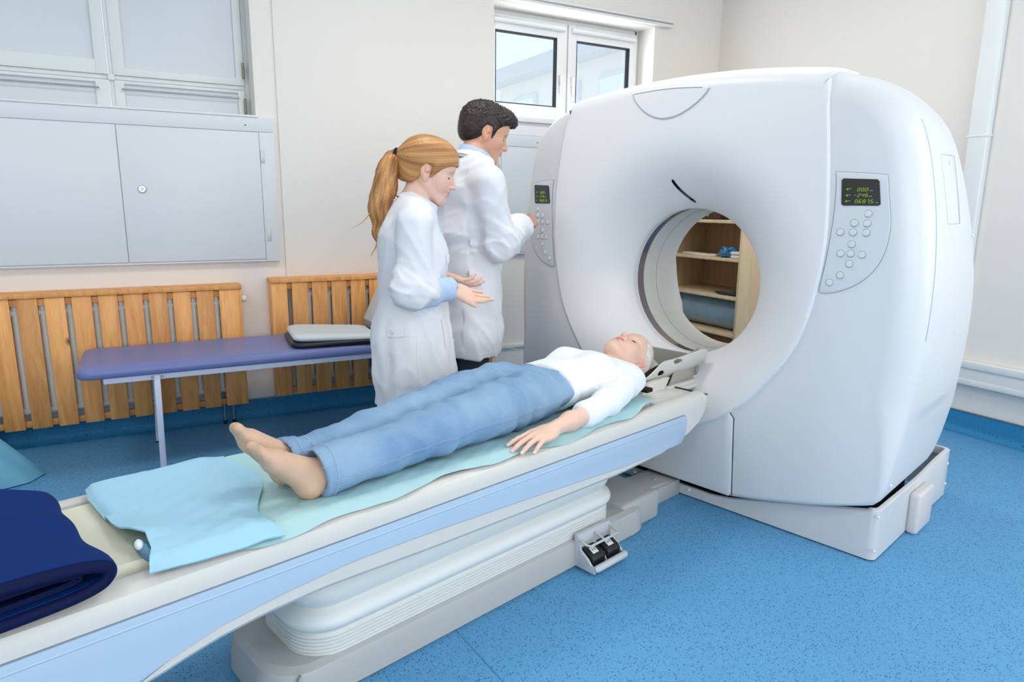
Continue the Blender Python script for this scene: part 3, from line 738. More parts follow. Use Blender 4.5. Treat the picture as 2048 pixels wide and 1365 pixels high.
# cream mattress in the trough
P=[]
for x in np.concatenate([[-0.96,-0.959],np.linspace(-0.95,2.12,30),[2.129,2.13]]):
    e=0.0 if x in (-0.96,2.13) else 1.0
    row=[]
    for q in np.linspace(-0.205,0.205,25):
        z=0.556+0.010*(q/0.205)**2*1.0
        edge=min(1,(0.205-abs(q))/0.012); z=0.537+(z-0.537)*math.sqrt(max(0,1-(1-edge)**2))*e
        row.append((x,YC+q,z))
    P.append(row)
grid_mesh('mattress',np.array(P),M_matt,t,sharp=50)
# pedestal
def rrect(x0,x1,y0,y1,r,n=10):
    pts=[]
    for cx_,cy_,a0 in ((x1-r,y1-r,0),(x0+r,y1-r,PI/2),(x0+r,y0+r,PI),(x1-r,y0+r,1.5*PI)):
        for i in range(n+1):
            a=a0+PI/2*i/n; pts.append((cx_+r*math.cos(a),cy_+r*math.sin(a)))
    return pts
def loft_rr(name,secs,m,par,sharp=35,cap=True,n=10):
    """secs: list of (x0,x1,y0,y1,r,z)"""
    rows=[[(p[0],p[1],s[5]) for p in rrect(*s[:5],n)] for s in secs]
    o=grid_mesh(name,np.array(rows),m,par,closed_v=True,sharp=sharp)
    if cap:
        bm=bmesh.new(); bm.from_mesh(o.data); bm.verts.ensure_lookup_table(); k=len(rows[0])
        bm.faces.new([bm.verts[i] for i in range(k)]); bm.faces.new([bm.verts[(len(rows)-1)*k+i] for i in range(k)][::-1])
        bmesh.ops.recalc_face_normals(bm,faces=bm.faces); bm.to_mesh(o.data); bm.free()
    return o
y0,y1=1.468,2*YC-1.468
ped=loft_rr('pedestal_base',[(0.60,2.20,y0+0.012,y1-0.012,0.11,0.0),(0.588,2.21,y0,y1,0.12,0.012),(0.592,2.205,y0+0.002,y1-0.002,0.12,0.082),(0.60,2.20,y0+0.010,y1-0.010,0.115,0.102),(0.622,2.18,y0+0.032,y1-0.032,0.10,0.112)],M_ped,t)
prism('pedestal_joint',[(0.600,0.0),(0.604,0.0),(0.664,0.112),(0.660,0.112)],y0-0.0005,y0+0.01,'y',mat('joint_grey',(165,165,163),0.6),ped)
# connecting plinth towards the scanner
bm=bmesh.new()
bx(bm,2.05,1.50,0.0,2.30,2*YC-1.50,0.128,0.02,3); bx(bm,2.25,1.575,0.0,2.572,2*YC-1.575,0.075,0.006)
prism_bm(bm,[(2.06,0.12),(2.575,0.072),(2.575,0.05),(2.06,0.05)],1.59,2*YC-1.59,'y',0.004)
bmobj('plinth',bm,M_ped,t,smooth=True)
for x,y in ((2.46,1.64),(2.46,1.75)): cyl('screw_cap',(x,y,0.083),(x,y,0.088),0.007,M_ped,t,n=12)
# bellows: five thin pleats at the bottom, three wide ones above
secs=[]
def bs(z,g,sh=0.0): secs.append((0.700-g-sh,1.985+g,1.500-g,2*YC-1.500+g,0.10+g,z))
z=0.106
for i in range(6):
    bs(z,0.002); bs(z+0.004,0.010); bs(z+0.0085,0.010); bs(z+0.0105,0.002); z+=0.0105
for i,(h,gg) in enumerate(((0.070,0.018),(0.080,0.014),(0.075,0.004))):
    for f in np.linspace(0,1,11)[1:]:
        bs(z+h*f,-0.010-0.008*i+ (gg+0.016)*math.sin(PI*f)**0.7)
    z+=h
bs(0.392,-0.03)
loft_rr('bellows',secs,M_bell,t,sharp=28)
# head support: foam-lined trough with flared end
M_hs=mat('head_holder_plastic',(216,214,208),0.4)
M_foam=mat('black_foam',(26,23,22),0.9,bump=(120,0.3,0.002))
hd=box('head_holder_base',2.13,YC-0.226,0.531,2.394,YC+0.226,0.552,M_hs,t,bev=0.004); box('overhang_plate',2.38,YC-0.15,0.528,2.62,YC+0.15,0.548,M_hs,t,bev=0.006)
def thick_grid(name,P,th,m,par,holes=None,sharp=40):
    nu,nv=P.shape[:2]; vs=P.reshape(-1,3).tolist(); fs=[]
    def hole(i,j): return holes and holes(i+0.5,j+0.5)
    for i in range(nu-1):
        for j in range(nv-1):
            if hole(i,j): continue
            fs.append((i*nv+j,(i+1)*nv+j,(i+1)*nv+j+1,i*nv+j+1))
    me=bpy.data.meshes.new(name); me.from_pydata(vs,[],fs); me.update()
    bm=bmesh.new(); bm.from_mesh(me); bmesh.ops.recalc_face_normals(bm,faces=bm.faces)
    loose=[v for v in bm.verts if not v.link_faces]; bmesh.ops.delete(bm,geom=loose,context='VERTS')
    bmesh.ops.solidify(bm,geom=bm.faces[:],thickness=th); bm.to_mesh(me); bm.free(); smoothing(me,sharp)
    return link(name,me,m,par)
def trough_pt(x,j,NJ):
    f=(x-2.17)/0.44
    amax=math.radians(38+52*float(sstep(2.16,2.345,x) if j<NJ*0.5 else sstep(2.24,2.44,x))-26*float(sstep(2.53,2.61,x))**2)
    a=(2*j/NJ-1)*amax
    fl2=float(sstep(2.40,2.61,x)); q=abs(a)/math.radians(90)
    r=0.122+0.006*f+0.050*fl2*q**2
    return (x+0.030*fl2*q,YC+r*math.sin(a),0.672-r*math.cos(a)*0.96+0.030*fl2*q+0.004*fl2),a
NX_,NJ_=150,130
P=[];TA=[]
for i in range(NX_+1):
    x=2.17+0.44*i/NX_; row=[];ra=[]
    for j in range(NJ_+1):
        q,a=trough_pt(x,j,NJ_); row.append(q); ra.append((x,a))
    P.append(row);TA.append(ra)
def hs_hole(i,j):
    x,a=TA[int(i)][int(j)]; a=abs(math.degrees(a))
    for cx_,ca,rx,ra in ((2.330,63,0.024,9),(2.425,83,0.026,6)):
        if ((x-cx_+0.0012*(a-ca))/rx)**2+((a-ca)/ra)**2<1: return True
    return False
thick_grid('head_trough',np.array(P),0.006,M_hs,t,hs_hole)
for s in (-1,1):
    zc_=(lambda z: z) if s<0 else (lambda z: min(z,0.60))
    prism('trough_bracket',[(2.19,0.545),(2.345,0.545),(2.358,0.572),(2.385,0.595),(2.33,0.600),(2.24,0.595),(2.205,0.578)],YC+s*0.098,YC+s*0.122,'y',M_hs,t,bev=0.003)
    prism('trough_side_plate',[(x,zc_(z)) for x,z in [(2.395,0.552),(2.612,0.552),(2.612,0.690),(2.54,0.672),(2.47,0.640),(2.43,0.606)]],YC+s*0.104,YC+s*0.112,'y',mat('shaded_plate_plastic',(170,165,158),0.55),t,bev=0.002)  # greyer than the trough: shade under the flared end put into the colour
    box('trough_rail',2.35,YC+s*0.125-0.012,0.545,2.62,YC+s*0.125+0.012,0.560,M_hs,t,bev=0.003)
box('trough_end_plate',2.585,YC-0.125,0.55,2.60,YC+0.125,0.66,mat('end_plate_grey',(150,148,144),0.5),t,bev=0.003)
P=[]
for i in range(20):
    f=i/19; x=2.155+0.235*f
    am=0.75+0.65*float(sstep(2.15,2.33,x)); P.append([(x+0.0,YC+0.108*math.sin(a),0.664-0.108*math.cos(a)*0.94) for a in np.linspace(-am,am,21)])
thick_grid('foam_pad',np.array(P),0.014,M_foam,t)
box('strap',2.16,YC-0.165,0.575,2.20,YC-0.120,0.592,M_foam,t,bev=0.004)
rebase(t,1.40,YC)
# ================================================================= FOOT PEDAL UNIT
M_pdl=mat('pedal_housing',(196,200,204),0.4)
fpd=mroot('foot_pedal_unit','grey foot pedal unit with two black pedals at the pedestal','foot pedal')
x0,x1,ya,yb=1.728,1.905,1.378,1.468
box('backplate',x0-0.004,1.458,0.015,x1+0.004,1.478,0.134,M_pdl,fpd,bev=0.004)
bm=bmesh.new(); bx(bm,x0,ya+0.01,0.008,x1,yb,0.020,0.003)
prism_bm(bm,[(yb,0.012),(yb,0.128),(yb-0.012,0.128),(yb-0.020,0.078),(yb-0.056,0.058),(ya+0.02,0.038),(ya,0.036),(ya,0.012)],x0-0.003,x0+0.006,'x',0.002)
prism_bm(bm,[(yb,0.012),(yb,0.128),(yb-0.012,0.128),(yb-0.020,0.078),(yb-0.056,0.058),(ya+0.02,0.038),(ya,0.036),(ya,0.012)],x1-0.006,x1+0.003,'x',0.002)
prism_bm(bm,[(yb,0.012),(yb,0.075),(yb-0.020,0.070),(yb-0.056,0.056),(ya+0.02,0.032),(ya+0.02,0.012)],(x0+x1)/2-0.004,(x0+x1)/2+0.004,'x',0.002)
bmobj('housing',bm,M_pdl,fpd,smooth=True)
tube('foot_bar',[(x0+0.0,ya+0.002,0.030),(x0+0.01,ya-0.002,0.031),(x1-0.01,ya-0.002,0.031),(x1,ya+0.002,0.030)],[0.010,0.0135,0.0135,0.010],M_pdl,fpd,n=14)
tube('guard_rail',[(x0+0.002,yb-0.005,0.120),(x0+0.002,ya+0.045,0.107),(x0+0.012,ya+0.032,0.105),(x1-0.012,ya+0.032,0.105),(x1-0.002,ya+0.045,0.107),(x1-0.002,yb-0.005,0.120)],0.0045,M_pdl,fpd,n=10)
tube('guard_strut',[((x0+x1)/2,yb-0.005,0.120),((x0+x1)/2,ya+0.032,0.105)],0.0045,M_pdl,fpd,n=8)
xm_=(x0+x1)/2
for a,b in ((x0+0.010,xm_-0.008),(xm_+0.008,x1-0.010)):
    bm=bmesh.new(); prism_bm(bm,[(yb-0.012,0.040),(yb-0.014,0.082),(yb-0.03,0.084),(yb-0.066,0.066),(yb-0.074,0.056),(yb-0.072,0.030),(yb-0.06,0.024)],a,b,'x',0.006,3)
    pd=bmobj('pedal',bm,mat('pedal_rubber',(20,21,24),0.45),fpd,smooth=True)
    # label lies on the sloping top
    def tp(x,f,h=0.0): 
        y=(yb-0.032)+f*(-0.034); z=0.0825-(0.0825-0.064)*f; return (x,y-h*0.35,z+h)
    c0,c1=a+0.018,a+0.048
    vs=[tp(c0,0.05,0.0),tp(c1,0.05,0.0),tp(c1,0.75,0.0),tp(c0,0.75,0.0),tp(c0,0.05,0.0015),tp(c1,0.05,0.0015),tp(c1,0.75,0.0015),tp(c0,0.75,0.0015)]
    lb=mesh('pedal_label',vs,[(4,5,6,7),(0,3,2,1),(0,1,5,4),(1,2,6,5),(2,3,7,6),(3,0,4,7)],mat('label_white',(226,228,230),0.5),pd)
    vs=[];fs=[]
    for q0,q1,f0,f1 in ((0.2,0.55,0.35,0.42),(0.2,0.27,0.22,0.35),(0.62,0.80,0.22,0.30),(0.72,0.80,0.30,0.52)):
        k=len(vs); xa_,xb_=c0+(c1-c0)*q0,c0+(c1-c0)*q1
        vs+=[tp(xa_,f0,0.0021),tp(xb_,f0,0.0021),tp(xb_,f1,0.0021),tp(xa_,f1,0.0021)]; fs.append((k,k+1,k+2,k+3))
    mesh('label_symbol',vs,fs,M_dark,lb)
rebase(fpd,(x0+x1)/2,1.42)
# ================================================================= DISPOSABLE SHEET on the table
def snoise(x,y,s=1.0):
    return (math.sin(x*17.3*s+1.3)+math.sin(y*23.1*s+x*9.7*s)+math.sin((x+y)*31.7*s+2.1)*0.6+math.sin((x-1.7*y)*47.0*s)*0.4)/3.0
M_sheet=mat('disposable_sheet',(172,210,214),0.7,bump=(45,0.5,0.004),var=(5,0.05))
M_sheet2=mat('disposable_sheet_fold',(160,208,230),0.65,bump=(45,0.5,0.004),var=(6,0.06))
sh=mroot('disposable_sheet','crinkled pale aqua disposable sheet spread under the lying patient','sheet')
def sheet_grid(xa,xb,ya,yb,nx,ny,zf,th,mat_,name):
    P=np.zeros((nx,ny,3))
    for i in range(nx):
        for j in range(ny):
            f=i/(nx-1); h=j/(ny-1)
            x0_,x1_=xa(h),xb(h); x=x0_+(x1_-x0_)*f; y=ya(x)+(yb(x)-ya(x))*h
            P[i,j]=(x,y,zf(x,y,f,h))
    return thick_grid(name,P,th,mat_,sh,sharp=60)
def zbase(x,y):
    d=abs(y-YC)
    if d<0.205: z=0.556+0.010*(d/0.205)**2
    elif d<0.250: z=0.5665
    else: z=0.5665-max(0,(d-0.245))*0.42
    return max(z,0.40)
yn=lambda x:1.380+0.010*math.sin(x*7.0)+0.008*math.sin(x*19)+0.02*sstep(1.9,2.1,x)
yf=lambda x:1.915+0.008*math.sin(x*6.0+1)
sheet_grid(lambda h:0.50-0.05*h,lambda h:2.10+0.02*math.sin(h*9),yn,yf,140,60,lambda x,y,f,h:zbase(x,y)+0.006+0.0035*(1+snoise(x,y,1.6)),0.001,M_sheet,'sheet')
# folded-over thick end, with the curled hem at the front
def xe(h):
    return float(np.interp(h,[0,0.06,0.12,0.24,0.30,0.36,0.6,0.85,1.0],[0.322,0.332,0.345,0.352,0.335,0.322,0.318,0.312,0.322]))
def fold_z(x,y,f,h):
    z=zbase(x,y)+0.022+0.004*(1+snoise(x,y,1.2))
    z+=0.022*math.exp(-((h-0.30)/0.13)**2)*math.exp(-(f/0.25)**2)
    z-=0.010*sstep(0.8,1.0,f)
    z-=0.012*(1-sstep(0.0,0.05,f))*(h>0.6)
    return z
sheet_grid(xe,lambda h:0.60+0.10*h-0.03*math.sin(h*8),lambda x:1.376+0.01*math.sin(x*9),lambda x:1.928-0.01*math.sin(x*7),50,60,fold_z,0.004,M_sheet2,'folded_end')
vs,fs=tube_pts([(0.345-0.006*f,1.425+0.10*f,0.578) for f in np.linspace(0,1,6)],[0.008,0.013,0.014,0.014,0.013,0.010],14)
mesh('rolled_hem',vs,fs,mat('sheet_hem',(92,140,168),0.7),sh,smooth=True)
vs,fs=tube_pts([(0.330+0.006*f,1.470+0.035*f,0.590) for f in np.linspace(0,1,4)],[0.005,0.009,0.009,0.005],12)
mesh('hem_end',vs,fs,mat('sheet_hem_white',(226,232,236),0.7),sh,smooth=True)
rebase(sh,1.25,YC,0.56)
# ================================================================= FOLDED LEAD APRON
ap=mroot('lead_apron','thick dark blue folded lead apron on the foot end of the table','apron')
M_ap=mat('apron_nylon',(0,42,106),0.8,spec=0.15,bump=(90,0.15,0.001),var=(2.5,0.12)); M_ape=mat('apron_binding',(8,20,62),0.7,spec=0.15)
# path of the folded slab in (x,z), going around the fold at x~0.27
def slab(path,th):
    P=[np.array(p,float) for p in catmull(path,8)]; L=[];R=[]
    for i,p in enumerate(P):
        a=P[max(i-1,0)];b=P[min(i+1,len(P)-1)];d=(b-a)/np.linalg.norm(b-a);n=np.array([-d[1],d[0]]); L.append(p+n*th/2);R.append(p-n*th/2)
    return L,R
path=[(-0.55,0.584),(-0.2,0.584),(0.05,0.584),(0.17,0.587),(0.228,0.597),(0.246,0.614),(0.236,0.632),(0.18,0.643),(0.05,0.650),(-0.2,0.652),(-0.55,0.65)]
L_,R_=slab(path,0.022)
inner=[(-0.55,0.606),(0.0,0.604),(0.12,0.604),(0.180,0.608),(0.198,0.615),(0.175,0.623),(0.1,0.626),(-0.55,0.628)]
Li,Ri=slab(inner,0.011)
def yedge(x,which,far):
    # the roll lies askew: near edge overhangs slightly, far edge is rounded back
    return (1.87-0.07*sstep(0.1,0.26,x) if far else 1.335+0.02*sstep(-0.2,0.25,x))
def slab_mesh(name,L,R,m,dn=0.0,df=0.0):
    n=len(L); ny=22; rows=[]
    ring_=L+R[::-1]
    for j in range(ny):
        h=j/(ny-1); row=[]
        for p in ring_:
            x=p[0]; y=(yedge(x,0,False)+dn)*(1-h)+(yedge(x,0,True)-df)*h
            wob=0.006*math.sin(h*7+x*6)+0.004*math.sin(h*15); 
            row.append((x+ (wob if x>0.1 else wob*0.3)-0.028*h*(x>0.0)*min(1,max(0,x)/0.2),y,p[1]+0.003*math.sin(h*9+x*11)))
        rows.append(row)
    o=grid_mesh(name,np.array(rows),m,ap,closed_v=True,sharp=50)
    bm=bmesh.new(); bm.from_mesh(o.data); bm.verts.ensure_lookup_table(); k=len(ring_); m2=n
    for base in (0,(ny-1)*k):
        for i in range(n-1):
            a,b,c,d=base+i,base+i+1,base+k-2-i,base+k-1-i
            bm.faces.new([bm.verts[q] for q in (a,b,c,d)])
    bmesh.ops.recalc_face_normals(bm,faces=bm.faces); bm.to_mesh(o.data); bm.free()
    return o
slab_mesh('outer_layer',L_,R_,M_ap); slab_mesh('inner_layer',Li,Ri,M_ape,0.012,0.01)
# bound edge along the visible end
edge=[np.array(p) for p in catmull(path,8)]
vs,fs=tube_pts([(p[0]+0.002,yedge(p[0],0,False)-0.001,p[1]) for p in edge],[0.0120]*len(edge),8)
mesh('binding',vs,fs,M_ape,ap,smooth=True)
box('hook_tape',0.085,1.765,0.6615,0.118,1.835,0.667,mat('hook_tape_black',(12,16,30),0.8),ap)
rebase(ap,-0.1,1.6,0.56)
# ================================================================= WOODEN RADIATOR SCREENS
def slat_screen(label,x0,x1,z0,z1,first,pitch,gapw,side_left,rad_label,rx0,rx1,left_end=None):
    t=empty('radiator_screen',label,'radiator screen',(x0,YB,z0)); W=x1-x0; H=z1-z0; D=0.12
    bm=bmesh.new(); bx(bm,-0.004,-D-0.008,H-0.026,W+0.004,-0.001,H,0.003)
    bmobj('top_board',bm,M_wood,t,smooth=True)
    for zz in (0.0+0.006,H-0.066): box('cross_rail',0.004,-D+0.018,zz,W-0.004,-D+0.038,zz+0.034,M_wood,t,bev=0.002)
    if side_left: box('side_board',0,-D+0.017,0,0.018,-0.001,H-0.027,M_wood,t,bev=0.002)
    box('side_board',W-0.018,-D+0.017,0,W,-0.001,H-0.027,M_wood,t,bev=0.002)
    x=first
    while x<x1-0.02:
        e=min(x+pitch-gapw,x1)
        if x1-e<0.035: e=x1
        s=max(x,x0)
        if e-s>0.01: box('slat',s-x0,-D,0.0,e-x0,-D+0.017,H-0.027,M_wood,t,bev=0.002)
        x+=pitch
    # the radiator itself
    r=empty('radiator',rad_label,'radiator',(rx0,YB,z0))
    n=int((rx1-rx0)/0.05925)
    bm=bmesh.new()
    for i in range(n):
        vs,fs=tube_pts([(0.03+i*0.05925,-0.056,0.085),(0.03+i*0.05925,-0.056,H-0.065)],0.0225,12)
        bv=[bm.verts.new(v) for v in vs]
        for f in fs: bm.faces.new([bv[k] for k in f])
    bmobj('columns',bm,M_white_rad,r,smooth=True)
    for zz in (0.085,H-0.105): cyl('header_pipe',(0.01,-0.056,zz),(n*0.05925,-0.056,zz),0.022,M_white_rad,r,n=14,bev=0.004)
    return t
slat_screen('varnished pine slat radiator screen at the left, behind the couch foot',-1.42,0.476,0.122,0.836,-1.42+0.0,0.1185,0.030,True,'white column radiator behind the left pine screen',-1.3465,0.40)
slat_screen('varnished pine slat radiator screen behind the woman',0.643,2.11,0.142,0.860,0.643,0.1185,0.027,True,'white column radiator behind the pine screen near the man',0.8365,2.05)
# radiator pipes to the floor, and the valve knob
for x,lab in ((0.343,'thin steel radiator pipe to the floor, left of the pair'),(0.393,'thin steel radiator pipe to the floor, right of the pair')):
    p=empty('radiator_pipe',lab,'pipe',(x,4.205,0))
    cyl('pipe',(0,0,0.0),(0,0,0.20),0.006,M_steel,p,n=12); cyl('nut',(0,0,0.0),(0,0,0.022),0.011,mat('dark_brass',(60,56,48),0.4,metal=0.6),p,n=6); cyl('collar',(0,0,0.05),(0,0,0.075),0.008,M_steel,p,n=12,bev=0.002)
v=empty('radiator_valve','small white radiator valve knob at the left screen','valve',(0.482,YB-0.06,0.745))
cyl('knob',(0,0,0),(0.028,0,0),0.019,M_frame,v,n=20,bev=0.004); cyl('stem',(-0.02,0,0),(0.0,0,0),0.009,M_steel,v,n=12)
# ================================================================= EXAMINATION COUCH
M_couch=mat('blue_vinyl',(112,122,176),0.42,coat=0.1,bump=(25,0.06,0.002)); M_tubew=mat('white_square_tube',(218,222,240),0.35)
t=empty('examination_couch','low examination couch with blue vinyl pad and white legs','couch',(0.65,3.8,0))
ox,oy=-0.65,-3.8
pd=box('pad',-0.32+ox,3.525+oy,0.497,1.72+ox,4.065+oy,0.548,M_couch,t)
bm=bmesh.new(); 
for z,ins in ((0.497,0.008),(0.505,0.0),(0.520,0.0),(0.538,0.004),(0.546,0.014),(0.549,0.05)): pass
pad_secs=[(-0.312,1.712,3.533,4.057,0.05,0.497),(-0.32,1.72,3.525,4.065,0.055,0.506),(-0.32,1.72,3.525,4.065,0.055,0.524),(-0.316,1.716,3.529,4.061,0.052,0.538),(-0.306,1.706,3.539,4.051,0.045,0.547),(-0.26,1.66,3.58,4.01,0.03,0.551)]
bpy.data.objects.remove(pd)
pd=loft_rr('pad',[(a+ox,b+ox,c+oy,d+oy,r,z) for a,b,c,d,r,z in pad_secs],M_couch,t,sharp=60)
bm=bmesh.new()
bx(bm,-0.215+ox,3.545+oy,0.468,1.62+ox,3.570+oy,0.4965,0.002); bx(bm,-0.215+ox,4.02+oy,0.468,1.62+ox,4.045+oy,0.4965,0.002); bx(bm,-0.215+ox,3.571+oy,0.468,-0.19+ox,4.019+oy,0.4965,0.002); bx(bm,1.595+ox,3.571+oy,0.468,1.62+ox,4.019+oy,0.4965,0.002)
bmobj('frame',bm,M_tubew,t,smooth=True)
def sq_leg(xt,xb,y,lab=None):
    bm=bmesh.new(); h=0.0135
    prism_bm(bm,[(xt-h,0.490),(xt+h,0.490),(xb+h,0.006),(xb-h,0.006)],y-h,y+h,'y',0.002)
    l=bmobj('leg',bm,M_tubew,t,smooth=True); box('foot_cap',xb-h-0.001,y-h-0.001,0.0,xb+h+0.001,y+h+0.001,0.008,M_dark,l); 
    for dx in (-0.02,0.022): cyl('bolt',(xt+dx,y-0.0135,0.482),(xt+dx,y-0.019,0.482),0.006,M_steel,l,n=10)
    return l
for xt,xb in ((0.005,-0.004),(1.50,1.53)):
    sq_leg(xt+ox,xb+ox,3.565+oy-0.012); sq_leg(xt+ox,xb+ox-0.012,4.028+oy+0.012)
    tube('cross_brace',[(xt+ox,3.565+oy,0.15),(xt+ox,4.02+oy,0.15)],0.008,M_tubew,t,n=8)
tube('diagonal_brace',[(0.0+ox,3.60+oy,0.44),(-0.004+ox,4.0+oy,0.10)],0.004,mat('red_brace',(140,70,70),0.5),t,n=8)
# flat padded board lying on the couch
cb=empty('padded_board','pale grey padded board with black underside lying on the couch','padded board',(0.885,3.745,0.551),math.radians(-4))
def pad_shape(name,x0,x1,y0,y1,za,zb,m,rr=0.05,dz=0.0,taper=0.10,bulge=0.02):
    nx,ny=40,24; top=[];
    secs=[(0.010,za),(0.0,za+(zb-za)*0.3),(0.0,za+(zb-za)*0.7),(0.012,zb),(0.05,zb+0.004)]
    rows=[]
    for ins,z in secs:
        row=[]
        for (x,y) in rrect(x0+ins,x1-ins,y0+ins,y1-ins,rr):
            f=(x-x0)/(x1-x0); yy=y+(0.02*math.sin(PI*f)*(1 if y>0 else -1)) - (0.035*sstep(0.6,1.0,f) if y>0 else -0.0)
            row.append((x,yy,z-dz*sstep(0.15,1.0,f)*0.9))
        rows.append(row)
    o=grid_mesh(name,np.array(rows),m,cb,closed_v=True,sharp=60)
    bm=bmesh.new(); bm.from_mesh(o.data); bm.verts.ensure_lookup_table(); k=len(rows[0])
    bm.faces.new([bm.verts[i] for i in range(k)]); bm.faces.new([bm.verts[(len(rows)-1)*k+i] for i in range(k)][::-1])
    bmesh.ops.recalc_face_normals(bm,faces=bm.faces); bm.to_mesh(o.data); bm.free(); return o
pad_shape('tray',-0.235,0.245,-0.20,0.20,0.0,0.030,M_dark,dz=0.0)
pad_shape('cushion',-0.222,0.225,-0.19,0.19,0.034,0.066,mat('grey_vinyl',(208,218,222),0.45,bump=(30,0.05,0.002)),dz=0.022)
# grey wedge cushion at the couch's head, half hidden by the woman
wd=empty('wedge_cushion','large pale grey wedge cushion on couch behind the woman','cushion',(1.345,3.84,0.551))
bm=bmesh.new(); prism_bm(bm,[(-0.17,0.0),(-0.19,0.06),(-0.10,0.245),(-0.07,0.262),(0.22,0.262),(0.26,0.24),(0.26,0.0)],-0.20,0.21,'y',0.018,4)
bmobj('foam_wedge',bm,mat('grey_wedge_vinyl',(204,212,216),0.5,bump=(30,0.05,0.002)),wd,smooth=True)
box('base_board',-0.195,-0.21,0.0,0.27,0.215,0.006,M_dark,wd)
# ================================================================= BLUE DRAPE on the floor at far left
dr=empty('blue_drape','translucent blue disposable drape slumped on floor at far left','drape',(-1.25,3.70,0))
nx,ny=50,30; P=np.zeros((nx,ny,3))
for i in range(nx):
    for j in range(ny):
        a=-1.0+3.6*i/(nx-1); f=j/(ny-1)
        r=(0.10+0.60*f**1.3)*(1+0.06*math.sin(a*9+f*2)+0.03*math.sin(a*17))*(1.0 if a>0 else 1)
        z=0.56*(1-f**1.9)+0.006+0.012*math.sin(a*9+1)*f*(1-f)*2
        P[i,j]=(0.0+r*math.cos(a)*1.0,0.0+r*math.sin(a)*0.48+0.06,max(0.004,z))
thick_grid2=lambda:None
o=thick_grid('drape_cloth',P,0.002,mat('drape_film',(112,180,208),0.5,bump=(20,0.4,0.006),var=(4,0.1)),dr,sharp=60)
st_=empty('stool','small low stool under the blue drape at far left','stool',(-1.25,3.70,0))
cyl('seat',(0,0,0.48),(0,0,0.52),0.085,M_tubew,st_,n=24,bev=0.01)
for k in range(3):
    a=k*2*PI/3; cyl('leg',(0.05*math.cos(a),0.05*math.sin(a),0.46),(0.07*math.cos(a),0.07*math.sin(a),0.0),0.010,M_tubew,st_,n=10)
# ================================================================= OPEN SHELF CABINET seen through the bore
t=empty('shelf_cabinet','open beech shelf cabinet seen through the scanner bore','shelf cabinet',(3.88,3.82,0))
XFc,XBk,YN,YFr=3.62,4.12,3.355,4.225
def cb_(nm,a,b,c,d,e,f_,m,par=t): return box(nm,a-3.88,b-3.82,c,d-3.88,e-3.82,f_,m,par,bev=0.0015)
cb_('side_panel',XFc,YN,0.0,XBk,YN+0.020,1.95,M_beech); cb_('side_panel',XFc,YFr-0.020,0.0,XBk,YFr,1.95,M_beech)
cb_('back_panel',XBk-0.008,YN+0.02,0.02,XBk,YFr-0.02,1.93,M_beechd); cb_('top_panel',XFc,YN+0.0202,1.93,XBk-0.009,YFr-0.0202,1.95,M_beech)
for z in (0.10,0.388,0.655,0.925,1.190,1.56): cb_('shelf',XFc+0.004,YN+0.0202,z,XBk-0.0085,YFr-0.0202,z+0.021,M_beech)
sx=XFc
# things on the shelves
r=empty('sheet_roll','thick blue-grey roll of plastic sheeting lying on lower shelf','roll',(3.80,3.79,0.409))
rr=[]
vs,fs=tube_pts([(0,-0.385+0.77*i/14,0.122) for i in range(15)],[0.112,0.1165]+[0.118+0.002*math.sin(i*1.9) for i in range(11)]+[0.116,0.111],40)
mesh('roll_body',vs,fs,mat('roll_film',(132,160,172),0.28,coat=0.5,bump=(9,0.6,0.01),var=(7,0.15)),r,smooth=True,sharp=60)
cyl('core',(0,-0.392,0.122),(0,0.392,0.122),0.03,mat('card_core',(170,140,110),0.8),r,n=16)
def crump(name,label,cat,loc,sx_,sy_,sz_,m,seed=0,rotz=0.0):
    bm=bmesh.new(); bmesh.ops.create_icosphere(bm,subdivisions=4,radius=1.0)
    for v in bm.verts:
        x,y,z=v.co; n=0.16*math.sin(5*x+seed)+0.12*math.sin(7*y+3*z+seed*2)+0.09*math.sin(11*z+6*x)
        k=1+n; zz=max(z*k,-0.72); v.co=Vector((x*k*sx_,y*k*sy_,(zz+0.72)/1.6*sz_))
    o=bmobj(name,bm,m,None,smooth=True,sharp=80,recalc=True); o.location=loc; o.rotation_euler=(0,0,rotz); tag(o,label,cat); return o
crump('blue_film_bundle','crumpled glossy blue film bundle on the upper visible shelf','film bundle',(3.72,3.56,0.9465),0.07,0.075,0.07,mat('blue_film',(24,120,170),0.2,coat=0.6,bump=(40,0.8,0.006)),1.0)
for k,(lab) in enumerate(('white folded towel on shelf beside blue film, lower of two','white folded towel on shelf beside blue film, upper of two')):
    o=box('folded_towel',-0.05,-0.045,0,0.05,0.045,0.024,mat('towel_white',(226,218,210),0.9,bump=(80,0.4,0.002)),None,bev=0.010,seg=4); o.location=(3.685,3.425,0.9465+0.0245*k); tag(o,lab,'towel',group='folded towels on the shelf')
for k,(x,y,rz,lab) in enumerate(((3.70,3.75,0.3,'flat white paper packet on shelf left of blue film, nearer one'),(3.73,3.93,-0.2,'flat white paper packet on shelf left of blue film, farther one'))):
    o=box('paper_packet',-0.05,-0.085,0,0.05,0.085,0.014,mat('paper_packet',(222,214,202),0.8),None,bev=0.005); o.location=(x,y,0.9465); o.rotation_euler=(0,0,rz); tag(o,lab,'packet',group='paper packets on the shelf')
o=crump('dark_cloth','thin dark crumpled cloth on the shelf above the roll','cloth',(3.73,3.53,0.6765),0.07,0.12,0.022,mat('dark_cloth',(66,70,76),0.8,bump=(60,0.5,0.003)),3.0)
t=empty('dark_case','dark brown case standing on topmost visible shelf','case',(3.86,3.86,1.2115)); box('case_body',-0.09,-0.14,0,0.09,0.14,0.05,mat('dark_brown_case',(74,50,38),0.6),t,bev=0.006); cyl('clasp',(-0.0905,-0.02,0.03),(-0.097,-0.02,0.03),0.010,M_chrome,t,n=14)
